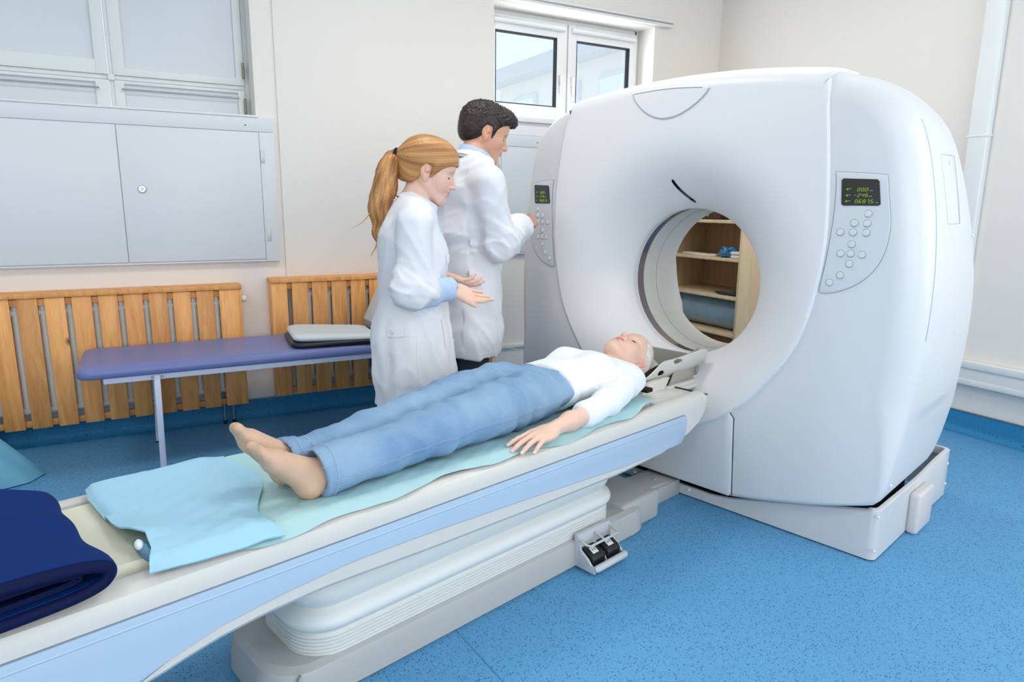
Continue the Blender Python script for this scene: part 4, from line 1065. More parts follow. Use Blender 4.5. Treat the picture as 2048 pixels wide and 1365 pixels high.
# ================================================================= SCULPTING KIT (signed distances -> surface)
class Prim:
    def __init__(s,fn,lo,hi,k=0.0,op='u'): s.fn=fn;s.lo=np.array(lo,float);s.hi=np.array(hi,float);s.k=k;s.op=op
def V3(*a): return np.array(a,float)
def cone(a,b,ra,rb,k=0.02,op='u',flat=None):
    a=np.array(a,float);b=np.array(b,float);d=b-a;L2=max(1e-12,float(d@d))
    def fn(P):
        Q=P-a; t=np.clip((Q@d)/L2,0,1); C_=Q-t[...,None]*d
        return np.sqrt((C_*C_).sum(-1))-(ra+(rb-ra)*t)
    m=max(ra,rb); return Prim(fn,np.minimum(a,b)-m,np.maximum(a,b)+m,k,op)
def ell(c,r,R=None,k=0.02,op='u'):
    c=np.array(c,float);r=np.array(r,float)
    R=np.eye(3) if R is None else np.array(R,float)     # rows = local axes
    def fn(P):
        Q=(P-c)@R.T; q=Q/r; n=np.sqrt((q*q).sum(-1)); g=np.sqrt(((q/r)**2).sum(-1))+1e-9
        return n*(n-1)/g
    m=np.abs(R.T)@r; return Prim(fn,c-m,c+m,k,op)
def econe(a,b,ra,rb,wa,wb,side,k=0.02,op='u'):
    """tapered limb/torso with an elliptic section: ra,rb half-depth, wa,wb half-width along 'side'"""
    a=np.array(a,float);b=np.array(b,float);d=b-a;L=np.linalg.norm(d);d/=L
    s=np.array(side,float);s-=d*(s@d);s/=np.linalg.norm(s);f=np.cross(d,s)
    def fn(P):
        Q=P-a; t=Q@d; tc=np.clip(t/L,0,1); r=ra+(rb-ra)*tc; w=wa+(wb-wa)*tc
        x=(Q@s)/w;y=(Q@f)/r; e=t-tc*L; m_=np.minimum(r,w); z=e/m_
        n=np.sqrt(x*x+y*y+z*z); g=np.sqrt((x/w)**2+(y/r)**2+(z/m_)**2)+1e-9
        return n*(n-1)/g
    m=max(ra,rb,wa,wb); return Prim(fn,np.minimum(a,b)-m,np.maximum(a,b)+m,k,op)
def rbox(c,h,rad,R=None,k=0.01,op='u'):
    c=np.array(c,float);h=np.array(h,float);R=np.eye(3) if R is None else np.array(R,float)
    def fn(P):
        Q=np.abs((P-c)@R.T)-(h-rad); o=np.maximum(Q,0); return np.sqrt((o*o).sum(-1))+np.minimum(Q.max(-1),0)-rad
    m=np.abs(R.T)@h; return Prim(fn,c-m,c+m,k,op)
def grp(prims,k=0.01,op='u'):
    lo=np.min([p.lo-p.k for p in prims if p.op=='u'],0);hi=np.max([p.hi+p.k for p in prims if p.op=='u'],0)
    def fn(P):
        D=np.full(P.shape[:-1],9.0)
        for p in prims: D=comb(D,p.fn(P),p.k,p.op)
        return D
    return Prim(fn,lo,hi,k,op)
def comb(D,e,k,op):
    if op=='u':
        if k<=0: return np.minimum(D,e)
        h=np.clip(0.5+0.5*(D-e)/k,0,1); return D+(e-D)*h-k*h*(1-h)
    if op=='s':
        k=max(k,1e-6); h=np.clip(0.5-0.5*(D+e)/k,0,1); return D+(-e-D)*h+k*h*(1-h)
    if op=='i':
        k=max(k,1e-6); h=np.clip(0.5-0.5*(D-e)/k,0,1); return e+(D-e)*(1-h) +k*h*(1-h) if False else np.maximum(D,e)
def sculpt(prims,h,disp=None,pad=0.03,lo=None,hi=None):
    """returns verts, quads"""
    U=[p for p in prims if p.op=='u']
    lo=np.min([p.lo for p in U],0)-pad if lo is None else np.array(lo,float); hi=np.max([p.hi for p in U],0)+pad if hi is None else np.array(hi,float)
    n=np.ceil((hi-lo)/h).astype(int)+1
    ax=[lo[i]+h*np.arange(n[i]) for i in range(3)]
    D=np.full(n,0.25,dtype=np.float64)
    for p in prims:
        mg=max(0.035,p.k*1.3+3*h)
        a=np.clip(np.floor((p.lo-mg-lo)/h).astype(int),0,n-1); b=np.clip(np.ceil((p.hi+mg-lo)/h).astype(int)+1,1,n)
        if np.any(b<=a): continue
        X,Y,Z=np.meshgrid(ax[0][a[0]:b[0]],ax[1][a[1]:b[1]],ax[2][a[2]:b[2]],indexing='ij')
        P=np.stack([X,Y,Z],-1); sl=(slice(a[0],b[0]),slice(a[1],b[1]),slice(a[2],b[2]))
        D[sl]=comb(D[sl],p.fn(P),p.k,p.op)
    if disp is not None:
        m=np.abs(D)<0.06
        idx=np.argwhere(m); P=lo+idx*h; D[m]+=disp(P)
    D[0]=D[-1]=0.2; D[:,0]=D[:,-1]=0.2; D[:,:,0]=D[:,:,-1]=0.2
    return nets(D,lo,h)
def nets(D,lo,h):
    S=D<0
    c=np.zeros(tuple(np.array(D.shape)-1),int)
    for i in (0,1):
        for j in (0,1):
            for k in (0,1): c+=S[i:i+c.shape[0],j:j+c.shape[1],k:k+c.shape[2]]
    act=(c>0)&(c<8); idx=np.argwhere(act); vid=-np.ones(c.shape,int); vid[act]=np.arange(len(idx))
    acc=np.zeros((len(idx),3)); cnt=np.zeros(len(idx))
    cor=[(i,j,k) for i in (0,1) for j in (0,1) for k in (0,1)]
    for a in cor:
        for ax_ in range(3):
            if a[ax_]==1: continue
            b=list(a); b[ax_]=1
            da=D[idx[:,0]+a[0],idx[:,1]+a[1],idx[:,2]+a[2]]; db=D[idx[:,0]+b[0],idx[:,1]+b[1],idx[:,2]+b[2]]
            m=(da<0)!=(db<0); t=np.where(m,da/(da-db+1e-30),0)
            p=np.array(a,float)+np.zeros((len(idx),3)); p[:,ax_]+=t
            acc[m]+=p[m]; cnt[m]+=1
    Vv=lo+(idx+acc/cnt[:,None])*h
    F=[]
    for ax_ in range(3):
        s=[slice(None)]*3; s2=[slice(None)]*3; s[ax_]=slice(0,-1); s2[ax_]=slice(1,None)
        A=S[tuple(s)];B_=S[tuple(s2)]; E=np.argwhere(A!=B_)
        o=[i for i in range(3) if i!=ax_]
        ok=(E[:,o[0]]>0)&(E[:,o[1]]>0)&(E[:,o[0]]<D.shape[o[0]]-1)&(E[:,o[1]]<D.shape[o[1]]-1); E=E[ok]
        ins=A[E[:,0],E[:,1],E[:,2]]
        def g(d0,d1):
            q=E.copy(); q[:,o[0]]-=d0; q[:,o[1]]-=d1; return vid[q[:,0],q[:,1],q[:,2]]
        Q=np.stack([g(1,1),g(0,1),g(0,0),g(1,0)],1)
        flip=ins if ax_!=1 else ~ins
        Q[~flip]=Q[~flip][:,::-1]; F.append(Q)
    return Vv,np.concatenate(F)
def smesh(name,parts,m,parent,smooth_iter=2,tint=None,sharp=None):
    """parts: list of (verts,quads) joined in one mesh; light Laplacian smoothing"""
    vs=[];fs=[];n=0
    for v,f in parts:
        v=v.copy()
        for it in range(smooth_iter):
            acc=np.zeros_like(v);cnt=np.zeros(len(v))
            for a,b in ((0,1),(1,2),(2,3),(3,0)):
                np.add.at(acc,f[:,a],v[f[:,b]]);np.add.at(cnt,f[:,a],1);np.add.at(acc,f[:,b],v[f[:,a]]);np.add.at(cnt,f[:,b],1)
            v=v*0.5+0.5*acc/np.maximum(cnt,1)[:,None]
        vs.append(v);fs.append(f+n);n+=len(v)
    v=np.concatenate(vs);f=np.concatenate(fs)
    me=bpy.data.meshes.new(name)
    me.vertices.add(len(v)); me.vertices.foreach_set('co',v.astype(np.float32).ravel())
    me.loops.add(len(f)*4); me.loops.foreach_set('vertex_index',f.astype(np.int32).ravel())
    me.polygons.add(len(f)); me.polygons.foreach_set('loop_start',np.arange(0,len(f)*4,4,dtype=np.int32)); me.polygons.foreach_set('loop_total',np.full(len(f),4,dtype=np.int32))
    me.update(calc_edges=True); me.validate(); me.polygons.foreach_set('use_smooth',np.ones(len(me.polygons),bool)); me.update()
    if tint is not None:
        ca=me.color_attributes.new('tint','FLOAT_COLOR','POINT'); cc=np.ones((len(v),4)); cc[:,:3]=tint(v); ca.data.foreach_set('color',cc.astype(np.float32).ravel())
    return link(name,me,m,parent)
def rows(*a): return np.array(a,float)
def nrm(v): v=np.array(v,float); return v/np.linalg.norm(v)
class Frame:
    """local frame: F forward, L left, U up, origin o, scale s"""
    def __init__(s,o,F,U,sc=1.0):
        s.o=np.array(o,float); s.F=nrm(F); U=np.array(U,float); U=U-s.F*(U@s.F); s.U=nrm(U); s.L=np.cross(s.U,s.F); s.s=sc
    def p(s,x,y,z): return s.o+(s.F*x+s.L*y+s.U*z)*s.s
    @property
    def R(s): return np.array([s.F,s.L,s.U])
    def cone(s,a,b,ra,rb,k=0.01,op='u'): return cone(s.p(*a),s.p(*b),ra*s.s,rb*s.s,k*s.s,op)
    def ell(s,c,r,k=0.01,op='u',rot=None):
        R=s.R if rot is None else rot@s.R
        return ell(s.p(*c),np.array(r)*s.s,R,k*s.s,op)
    def loc(s,P): Q=(P-s.o)/s.s; return np.stack([Q@s.F,Q@s.L,Q@s.U],-1)
def rotm(ax,deg):
    a=math.radians(deg);c,s=math.cos(a),math.sin(a)
    return {'x':rows((1,0,0),(0,c,s),(0,-s,c)),'y':rows((c,0,-s),(0,1,0),(s,0,c)),'z':rows((c,s,0),(-s,c,0),(0,0,1))}[ax]
# ---------------------------------------------------------------- head
def head_prims(h,fem=True,smile=0.0,lids=True):
    """h: Frame at the centre of the skull at ear height"""
    f=0.0 if not fem else 1.0
    P=[h.ell((-0.008,0,0.030),(0.098,0.074,0.086),0.02),
       h.ell((0.030,0,0.020),(0.062,0.064,0.070),0.03),
       h.ell((0.038,0,-0.035),(0.050,0.054-0.003*f,0.068),0.03),
       h.cone((0.072,0,-0.100),(0.070,0,-0.097),0.021-0.003*f,0.02,0.022)]
    for s in (1,-1):
        P+=[h.cone((-0.002,s*(0.056-0.003*f),-0.040),(0.058,s*0.020,-0.098),0.017,0.016,0.025),
            h.ell((0.055,s*0.043,-0.030),(0.026,0.020,0.022),0.025),
            h.cone((0.083,s*0.010,0.016-0.001*f),(0.071,s*0.040,0.017),0.0095-0.0025*f,0.009-0.002*f,0.014)]
    P+=[h.ell((0.076,0,0.045),(0.018,0.040,0.030),0.03)]
    for s in (1,-1):
        P+=[h.ell((0.101,s*0.032,-0.004),(0.020,0.017,0.012),0.016,'s'),
            h.ell((0.0725,s*0.031,-0.004),(0.0140,0.0155,0.0125),0.004)]
    # nose
    P+=[h.cone((0.083,0,0.006),(0.1085,0,-0.036),0.0080,0.0095,0.012),
        h.ell((0.107,0,-0.039),(0.0105,0.0095,0.0085),0.008)]
    for s in (1,-1): P+=[h.ell((0.0975,s*0.0105,-0.041),(0.0095,0.0065,0.0065),0.006)]
    for s in (1,-1): P+=[h.ell((0.1035,s*0.0065,-0.0475),(0.0050,0.0030,0.0035),0.002,'s')]
    # mouth mound and lips
    w=0.021+0.004*smile
    P+=[h.ell((0.070,0,-0.066),(0.024,0.030,0.022),0.02)]
    P+=[h.ell((0.0905,0,-0.0590),(0.0085,w,0.0050),0.005),h.ell((0.0895,0,-0.0700),(0.0085,w*0.85,0.0058),0.005)]
    P+=[h.ell((0.0985,0,-0.0640),(0.0090,w*1.02,0.0012+0.0010*smile),0.003,'s')]
    P+=[h.ell((0.0905,0,-0.0810),(0.006,0.018,0.0045),0.008,'s')]
    if smile>0:
        for s in (1,-1): P+=[h.cone((0.0890,s*0.012,-0.0645),(0.0795,s*0.0275,-0.0565),0.0042,0.0026,0.004)]
        for s in (1,-1): P+=[h.ell((0.066,s*0.036,-0.045),(0.020,0.014,0.016),0.02),h.ell((0.082,s*0.027,-0.060),(0.004,0.003,0.007),0.006,'s')]
    # neck-side hollow under the ear + ears
    for s in (1,-1):
        R=rotm('z',s*16)@rotm('y',-10)
        P+=[h.ell((-0.006,s*0.077,-0.006),(0.0185,0.0065,0.0310),0.006,rot=R),
            h.ell((-0.002,s*0.0835,0.000),(0.0115,0.0050,0.0205),0.004,'s',rot=R),
            h.ell((0.000,s*0.0800,-0.002),(0.006,0.0045,0.013),0.004,rot=R),
            h.ell((0.000,s*0.075,-0.034),(0.008,0.006,0.010),0.006),
            h.ell((0.006,s*0.0790,-0.008),(0.0045,0.0045,0.006),0.003,'s')]
    return P
def face_tint(h,skin,lip,cheek=(1.0,0.86,0.84),brow=None):
    skin=np.array([lin(c) for c in skin]); lip=np.array([lin(c) for c in lip])
    def fn(P):
        q=h.loc(P); c=np.tile(skin,(len(P),1))
        d=((q[:,1]/0.024)**2+((q[:,2]+0.0645)/0.0115)**2); m=(1-sstep(0.65,1.1,d))*(q[:,0]>0.082)
        c=c*(1-m[:,None]*0.85)+lip*m[:,None]*0.85
        for s in (1,-1):
            d=((q[:,1]-s*0.043)/0.022)**2+((q[:,2]+0.032)/0.020)**2; m=np.exp(-d)*(q[:,0]>0.02)*0.5
            c=c*(1-m[:,None]*(1-np.array(cheek)))
        e=(np.abs(np.abs(q[:,1])-0.079)<0.012)&(np.abs(q[:,2]+0.006)<0.036)&(np.abs(q[:,0])<0.03)
        c[e]*=np.array([1.0,0.88,0.85])
        return c
    return fn
def brows_and_lashes(h,parent,colr,open_=False,names=True,thick=1.0):
    m=mat('brow_%d_%d_%d'%colr,colr,0.8)
    vs=[];fs=[]
    for s in (1,-1):
        pts=[(0.0945,0.011,0.0165),(0.0925,0.020,0.0205),(0.0865,0.031,0.0215),(0.0775,0.041,0.0175)]
        pc=catmull(pts,4); rr=[0.0014*thick+0.0016*thick*math.sin(PI*(0.15+0.75*i/(len(pc)-1))) for i in range(len(pc))]
        v,f=tube_pts([h.p(p[0]-0.0005,s*p[1],p[2]) for p in pc],rr,6); k=len(vs); vs+=v; fs+=[tuple(i+k for i in q) for q in f]
    mesh('eyebrows',vs,fs,m,parent,smooth=True)
    ml=mat('lash_dark',(52,38,32),0.7); vs=[];fs=[]
    for s in (1,-1):
        pts=[(0.0825,0.0175,-0.0075),(0.0868,0.0250,-0.0105),(0.0868,0.0330,-0.0115),(0.0820,0.0405,-0.0095),(0.0765,0.0460,-0.0065)]
        pc=catmull(pts,4); v,f=tube_pts([h.p(p[0],s*p[1],p[2]) for p in pc],[0.0008]+[0.0016]*(len(pc)-2)+[0.0009],5); k=len(vs); vs+=v; fs+=[tuple(i+k for i in q) for q in f]
    mesh('eyelashes',vs,fs,ml,parent,smooth=True)
# ---------------------------------------------------------------- hand
def hand_prims(w,side,curl=(10,12,14,18),spread=(7,2,-3,-9),curl2=None,thumb=(35,25,20),sc=1.0,wr=(0.019,0.027),k=0.008):
    """w: Frame at the wrist; F along the fingers, U out of the BACK of the hand; side=+1 left hand, -1 right hand (thumb side = -L*side ... )"""
    q=Frame(w.o,w.F,w.U,sc); T=side   # thumb lies on the T*L side ... palm down, left hand: thumb to the right
    P=[q.ell((0.045,0,0.0),(0.052,0.040,0.0135),0.01),
       q.ell((0.066,0.004*T,0.001),(0.026,0.0395,0.0125),0.01),
       q.ell((0.030,-0.022*T*-1,-0.006),(0.034,0.018,0.014),0.012),
       q.ell((0.035,-0.024*T,-0.004),(0.040,0.014,0.013),0.012)]
    base=[(0.083,0.029*T,0.001),(0.088,0.0100*T,0.003),(0.084,-0.0095*T,0.002),(0.074,-0.0275*T,-0.001)]
    lens=[(0.040,0.023,0.019),(0.044,0.027,0.020),(0.040,0.025,0.019),(0.031,0.018,0.017)]
    rads=[(0.0092,0.0082,0.0074,0.0062),(0.0094,0.0084,0.0075,0.0063),(0.0090,0.0080,0.0071,0.0060),(0.0080,0.0070,0.0062,0.0052)]
    fingers=[]; tips=[]
    for i in range(4):
        a=math.radians(spread[i])*T; cu=math.radians(curl[i]); c2=math.radians((curl2[i] if curl2 else curl[i]*1.1))
        p=np.array(base[i]); d=np.array([math.cos(a),math.sin(a),0.0]); seg=[q.cone(tuple(p-d*0.030),tuple(p),0.0085,rads[i][0]+0.0006,0.008)]
        ang=cu
        for j in range(3):
            dd=d*math.cos(ang)+np.array([0,0,-1.0])*math.sin(ang); e=p+dd*lens[i][j]
            seg.append(q.cone(tuple(p),tuple(e),rads[i][j],rads[i][j+1],0.0015))
            if j<2: seg.append(q.ell(tuple(e),(rads[i][j+1]*1.06,)*3,0.002))
            p=e; ang+= c2 if j==0 else c2*0.7
        tips.append((q.p(*p),q.F*dd[0]+q.L*dd[1]+q.U*dd[2])); fingers.append(grp(seg,k=0.0015*sc))
    P.append(grp(fingers,k=0.006*sc))
    # thumb
    a=math.radians(thumb[0]); p=np.array((0.018,0.024*T,-0.004)); up=math.radians(thumb[1])
    d=np.array([math.cos(a),math.sin(a)*T,0]); d=d*math.cos(up)+np.array([0,0,-1.0])*math.sin(up)
    seg=[q.cone(tuple(p),tuple(p+d*0.040),0.0135,0.0110,0.01)]; p=p+d*0.040
    b=a-math.radians(thumb[2]); d2=np.array([math.cos(b),math.sin(b)*T,0])*math.cos(up)+np.array([0,0,-1.0])*math.sin(up)
    seg.append(q.cone(tuple(p),tuple(p+d2*0.029),0.0105,0.0088,0.003)); p=p+d2*0.029
    b-=math.radians(thumb[2]*0.6); d3=np.array([math.cos(b),math.sin(b)*T,0])*math.cos(up)+np.array([0,0,-1.0])*math.sin(up)
    seg.append(q.cone(tuple(p),tuple(p+d3*0.023),0.0092,0.0070,0.002))
    P.append(grp(seg,k=0.009*sc))
    return P,tips
def nails(tips,upv,parent,m,sc=1.0):
    vs=[];fs=[]
    for t,(o,d) in zip(range(4),tips):
        fr_=Frame(o,d,upv) if True else None
        k=len(vs); r=0.0050*sc
        for i in range(5):
            for j in range(5):
                x=-0.0075+0.0115*i/4; a=(-0.9+1.8*j/4)
                vs.append(fr_.p(x*sc,r*math.sin(a),(0.0052*math.cos(a)+0.0008)*sc*1.12))
        for i in range(4):
            for j in range(4):
                a=k+i*5+j; fs.append((a,a+1,a+6,a+5))
    o=mesh('fingernails',vs,fs,m,parent,smooth=True); return o
M_skinW=mat('skin_woman',(236,190,168),0.45,sub=0.12,attr='tint',bump=(160,0.05,0.001)); M_skinM=mat('skin_man',(222,168,140),0.45,sub=0.12,attr='tint',bump=(160,0.06,0.001)); M_skinP=mat('skin_patient',(234,190,168),0.45,sub=0.12,attr='tint',bump=(160,0.05,0.001))
def flat_tint(rgb):
    c=np.array([lin(x) for x in rgb]); return lambda P: np.tile(c,(len(P),1))
def vnoise(Q):
    i=np.floor(Q).astype(np.int64); f=Q-i; f=f*f*(3-2*f)
    def hsh(x,y,z):
        n=(x*374761393+y*668265263+z*2147483647+12345)&0xffffffff; n=((n^(n>>13))*1274126177)&0xffffffff; return ((n^(n>>16))&0xffff)/65535.0
    r=0
    for dx in (0,1):
        for dy in (0,1):
            for dz in (0,1):
                w=(f[:,0] if dx else 1-f[:,0])*(f[:,1] if dy else 1-f[:,1])*(f[:,2] if dz else 1-f[:,2])
                r=r+w*hsh(i[:,0]+dx,i[:,1]+dy,i[:,2]+dz)
    return r
def wr(P,dirn,freq,amp,seed=0.0,warp=0.6):
    """cloth folds: ridged noise drawn out across the direction dirn"""
    d=nrm(dirn); h=nrm(np.cross(d,(0.31,0.84,0.45))); g=np.cross(d,h); F=freq/6.2
    w=np.stack([np.sin(P[:,1]*13+seed),np.sin(P[:,2]*11+seed*2),np.sin(P[:,0]*12-seed)],1)*0.02
    Pw=P+w*warp
    Q=np.stack([(Pw@d)*F*1.5,(Pw@h)*F*0.5,(Pw@g)*F*0.5],1)+seed*7.31
    r=(1-np.abs(2*vnoise(Q)-1))**2.5; r2=(1-np.abs(2*vnoise(Q*2.1+5.7)-1))**2.5
    return -amp*1.35*(1.9*r+0.8*r2)+amp*1.15
M_coat=mat('white_cotton_coat',(230,232,238),0.8,bump=(420,0.10,0.0006),spec=0.2)
M_shirt=mat('light_blue_shirt',(186,206,238),0.75,bump=(400,0.1,0.0006),spec=0.2)
M_denim=None
def denim_mat(name,c1,c2,c3):
    m=bpy.data.materials.new(name); m.use_nodes=True; nt=m.node_tree; N=nt.nodes; L=nt.links; b=N['Principled BSDF']
    tc=N.new('ShaderNodeTexCoord'); n=N.new('ShaderNodeTexNoise'); n.inputs['Scale'].default_value=6; n.inputs['Detail'].default_value=5; L.new(tc.outputs['Object'],n.inputs['Vector'])
    cr=N.new('ShaderNodeValToRGB'); e=cr.color_ramp.elements; e[0].position=0.3; e[0].color=col(*c1); e[1].position=0.7; e[1].color=col(*c2); L.new(n.outputs['Fac'],cr.inputs[0])
    f=N.new('ShaderNodeTexNoise'); f.inputs['Scale'].default_value=420; L.new(tc.outputs['Object'],f.inputs['Vector'])
    mx=N.new('ShaderNodeMix'); mx.data_type='RGBA'; mx.blend_type='MULTIPLY'; mx.inputs[0].default_value=0.4; L.new(cr.outputs[0],mx.inputs[6]); L.new(f.outputs['Fac'],mx.inputs[7]); 
    ml=N.new('ShaderNodeMix'); ml.data_type='RGBA'; ml.inputs[0].default_value=0.3; ml.inputs[7].default_value=col(*c3); L.new(mx.outputs[2],ml.inputs[6]); L.new(ml.outputs[2],b.inputs['Base Color'])
    b.inputs['Roughness'].default_value=0.85; b.inputs['Specular IOR Level'].default_value=0.2
    bp=N.new('ShaderNodeBump'); bp.inputs['Strength'].default_value=0.15; bp.inputs['Distance'].default_value=0.001; L.new(f.outputs['Fac'],bp.inputs['Height']); L.new(bp.outputs['Normal'],b.inputs['Normal'])
    return m
# ================================================================= STANDING CLINICIANS
def hair_mat(name,c1,c2,scale=(60,60,6),rough=0.45):
    m=bpy.data.materials.new(name); m.use_nodes=True; nt=m.node_tree; N=nt.nodes; L=nt.links; b=N['Principled BSDF']
    a=N.new('ShaderNodeAttribute'); a.attribute_name='strand'
    cr=N.new('ShaderNodeValToRGB'); e=cr.color_ramp.elements; e[0].position=0.15; e[0].color=col(*c2); e[1].position=0.8; e[1].color=col(*c1); L.new(a.outputs['Fac'],cr.inputs[0])
    L.new(cr.outputs[0],b.inputs['Base Color']); b.inputs['Roughness'].default_value=rough; b.inputs['Specular IOR Level'].default_value=0.45
    bp=N.new('ShaderNodeBump'); bp.inputs['Strength'].default_value=0.5; bp.inputs['Distance'].default_value=0.002; L.new(a.outputs['Fac'],bp.inputs['Height']); L.new(bp.outputs['Normal'],b.inputs['Normal'])
    return m
def add_strand(o,fn):
    me=o.data; v=np.zeros(len(me.vertices)*3,np.float32); me.vertices.foreach_get('co',v); v=v.reshape(-1,3).astype(float)
    at=me.attributes.new('strand','FLOAT','POINT'); at.data.foreach_set('value',fn(v).astype(np.float32)); return o
def coat_parts(S):
    """S: dict of joint positions; returns sculpt prims of a closed knee-length coat (local frame: x forward, y left)"""
    P=[]
    c=S['c']
    secs=S['secs']       # list of (x,z,depth,width)
    for a,b in zip(secs[:-1],secs[1:]):
        P.append(econe((a[0],0,a[1]),(b[0],0,b[1]),a[2],b[2],a[3],b[3],(0,1,0),k=0.05))
    sh=S['sh']
    P.append(cone((sh[0],-sh[1]+0.02,sh[2]),(S['neck'][0],-0.03,S['neck'][2]-0.02),0.048,0.06,0.05)); P.append(cone((sh[0],sh[1]-0.02,sh[2]),(S['neck'][0],0.03,S['neck'][2]-0.02),0.048,0.06,0.05))
    return P
def build_person(name,label,az,org,head,hsc,fem,S,skinM,skin,lip,coat_res=0.0065):
    root=empty(name,label,'person',(org[0],org[1],0),math.radians(az))
    # ----- body (one mesh): head+neck, both forearms with hands, hidden trunk and legs
    hp=head_prims(head,fem,smile=S.get('smile',0)); nb=S['neck']
    hp+=[cone(head.p(-0.022,0,-0.050),nb,S['nr'][0],S['nr'][1],0.02),cone(nb,(nb[0]-0.02,nb[1],nb[2]-0.06),S['nr'][1],S['nr'][1]+0.02,0.03)]
    parts=[sculpt(hp,0.0024)]
    tipsets=[]
    for arm in S['arms']:
        hpz,tips=hand_prims(arm['fr'],arm['T'],**arm['hk']); el=np.array(arm['elbow']); w=arm['fr'].o
        hpz+=[cone(w+(el-w)*0.02,w+(el-w)*0.55,0.0235*arm['hs'],0.036*arm['hs'],0.018),cone(w+arm['fr'].F*0.012,w+(el-w)*0.15,0.0225*arm['hs'],0.0245*arm['hs'],0.02)]
        parts.append(sculpt(hpz,0.0022)); tipsets.append((tips,arm))
    tr=[]
    for a,b in zip(S['secs'][:-1],S['secs'][1:]): tr.append(econe((a[0],0,a[1]),(b[0],0,b[1]),a[2]*0.72,b[2]*0.72,a[3]*0.78,b[3]*0.78,(0,1,0),k=0.04))
    tr=tr[:S.get('ntr',3)]
    for s in (1,-1):
        tr+=[cone((S['hip'][0],s*0.078,S['hip'][2]-0.06),(S['knee'][0],s*0.085,S['knee'][2]),0.062,0.050,0.03),cone((S['knee'][0],s*0.085,S['knee'][2]),(S['ank'][0],s*0.085,S['ank'][2]),0.054,0.036,0.03)]
    for arm in S['arms']: tr+=[cone(arm['sh'],arm['elbow'],0.043*arm['hs'],0.035*arm['hs'],0.02)]
    parts.append(sculpt(tr,0.012))
    body=smesh('body',parts,skinM,root,smooth_iter=1,tint=face_tint(head,skin,lip))
    brows_and_lashes(head,root,S['browc'],thick=S.get('browt',1.0))
    for tips,arm in tipsets: nails(tips,arm['fr'].U,root,mat('nail_'+name,(min(255,skin[0]+8),min(255,skin[1]+14),min(255,skin[2]+12)),0.25))
    # ----- coat
    cp=coat_parts(S)
    for arm in S['arms']:
        sh=np.array(arm['sh']);el=np.array(arm['elbow']);w=arm['fr'].o; e2=el+(w-el)*arm['cover']
        cp+=[cone(sh,el,arm['r'][0],arm['r'][1],0.035),cone(el+(sh-el)*0.05,e2,arm['r'][1]*0.97,arm['r'][2],0.045)]
        d=nrm(w-el); cp+=[cone(e2-d*0.040,e2-d*0.002,arm['r'][2]+0.004,arm['r'][2]+0.005,0.0025)]; cp+=[ell(e2+d*(arm['r'][2]*0.98),np.array((arm['r'][2]*0.62,)*3)*1.0,None,0.004,'s')]
        cp+=[grp([rbox(e2+d*(0.06),(0.06,0.09,0.09),0.004,np.array([d,nrm(np.cross(d,(0,0,1))),nrm(np.cross(d,np.cross(d,(0,0,1))))]))],op='u')] if False else []
    cp+=[Prim(lambda P,zz=S['hem'],sl=S.get('hslope',0.0): P[...,2]-zz-sl*P[...,0],(-0.4,-0.4,S['hem']-0.4),(0.4,0.4,S['hem']+0.03),0.004,'s')]
    cp+=[Prim(lambda P,n=S['open']: n(P),(-0.3,-0.3,S['neck'][2]-0.12),(0.4,0.3,S['neck'][2]+0.2),0.006,'s')]
    coat=smesh('lab_coat',[sculpt(cp,coat_res,disp=S['folds'],pad=0.02)],M_coat,root,smooth_iter=1)
    # legs: trousers and shoes, mostly out of sight behind the table
    tp=[]
    for s in (1,-1): tp+=[cone((S['hip'][0],s*0.078,S['hip'][2]-0.10),(S['knee'][0],s*0.088,S['knee'][2]),0.072,0.074,0.03),cone((S['knee'][0],s*0.088,S['knee'][2]),(S['ank'][0],s*0.088,S['ank'][2]),0.074,0.062,0.03)]
    tp+=[Prim(lambda P: P[...,2]-0.05,(-0.4,-0.4,-0.1),(0.4,0.4,0.05),0.004,'s')]
    smesh('trousers',[sculpt(tp,0.010,disp=lambda P: wr(P,(0.3,0,1),60,0.0035,2.0))],S['trm'],root,smooth_iter=1)
    for s in (1,-1):
        sp=[cone((S['ank'][0]-0.02,s*0.09,0.040),(S['ank'][0]+0.14,s*0.10,0.030),0.038,0.034,0.02),cone((S['ank'][0],s*0.09,0.08),(S['ank'][0],s*0.09,0.04),0.040,0.042,0.02),Prim(lambda P: P[...,2]-0.004,(-0.4,-0.4,-0.1),(0.4,0.4,0.004),0.004,'s')]
        smesh('shoe',[sculpt(sp,0.008)],mat('white_shoe',(225,225,225),0.5),root,smooth_iter=1)
    return root,body,coat
def cloth_strip(name,pts,w,up,th,m,par):
    """flat band along pts; up = band's width direction"""
    u=nrm(up); P=[np.array(p,float) for p in pts]; vs=[];fs=[]
    for i,p in enumerate(P):
        a=P[max(i-1,0)];b=P[min(i+1,len(P)-1)];d=nrm(b-a);n=nrm(np.cross(d,u))
        for q,o in ((-w/2,0),(w/2,0),(w/2,th),(-w/2,th)): vs.append(p+u*q+n*o)
    for i in range(len(P)-1):
        for j in range(4):
            a=i*4+j;b=i*4+(j+1)%4; fs.append((a,b,b+4,a+4))
    fs.append((0,1,2,3)); k=4*(len(P)-1); fs.append((k+3,k+2,k+1,k))
    bm=bmesh.new(); bv=[bm.verts.new(v) for v in vs]
    for f in fs: bm.faces.new([bv[i] for i in f])
    return bmobj(name,bm,m,par,smooth=True,sharp=40)
def raycast_x(coat,y,z,side=1):
    """x of the coat's surface in local coordinates at (y,z), from the front (side=1) or back"""
    o=Vector((0.8*side,y,z)); ok,loc,nor,_=coat.ray_cast(o,Vector((-side,0,0)))
    return (np.array(loc),np.array(nor)) if ok else (np.array((0.1*side,y,z)),np.array((side,0,0)))
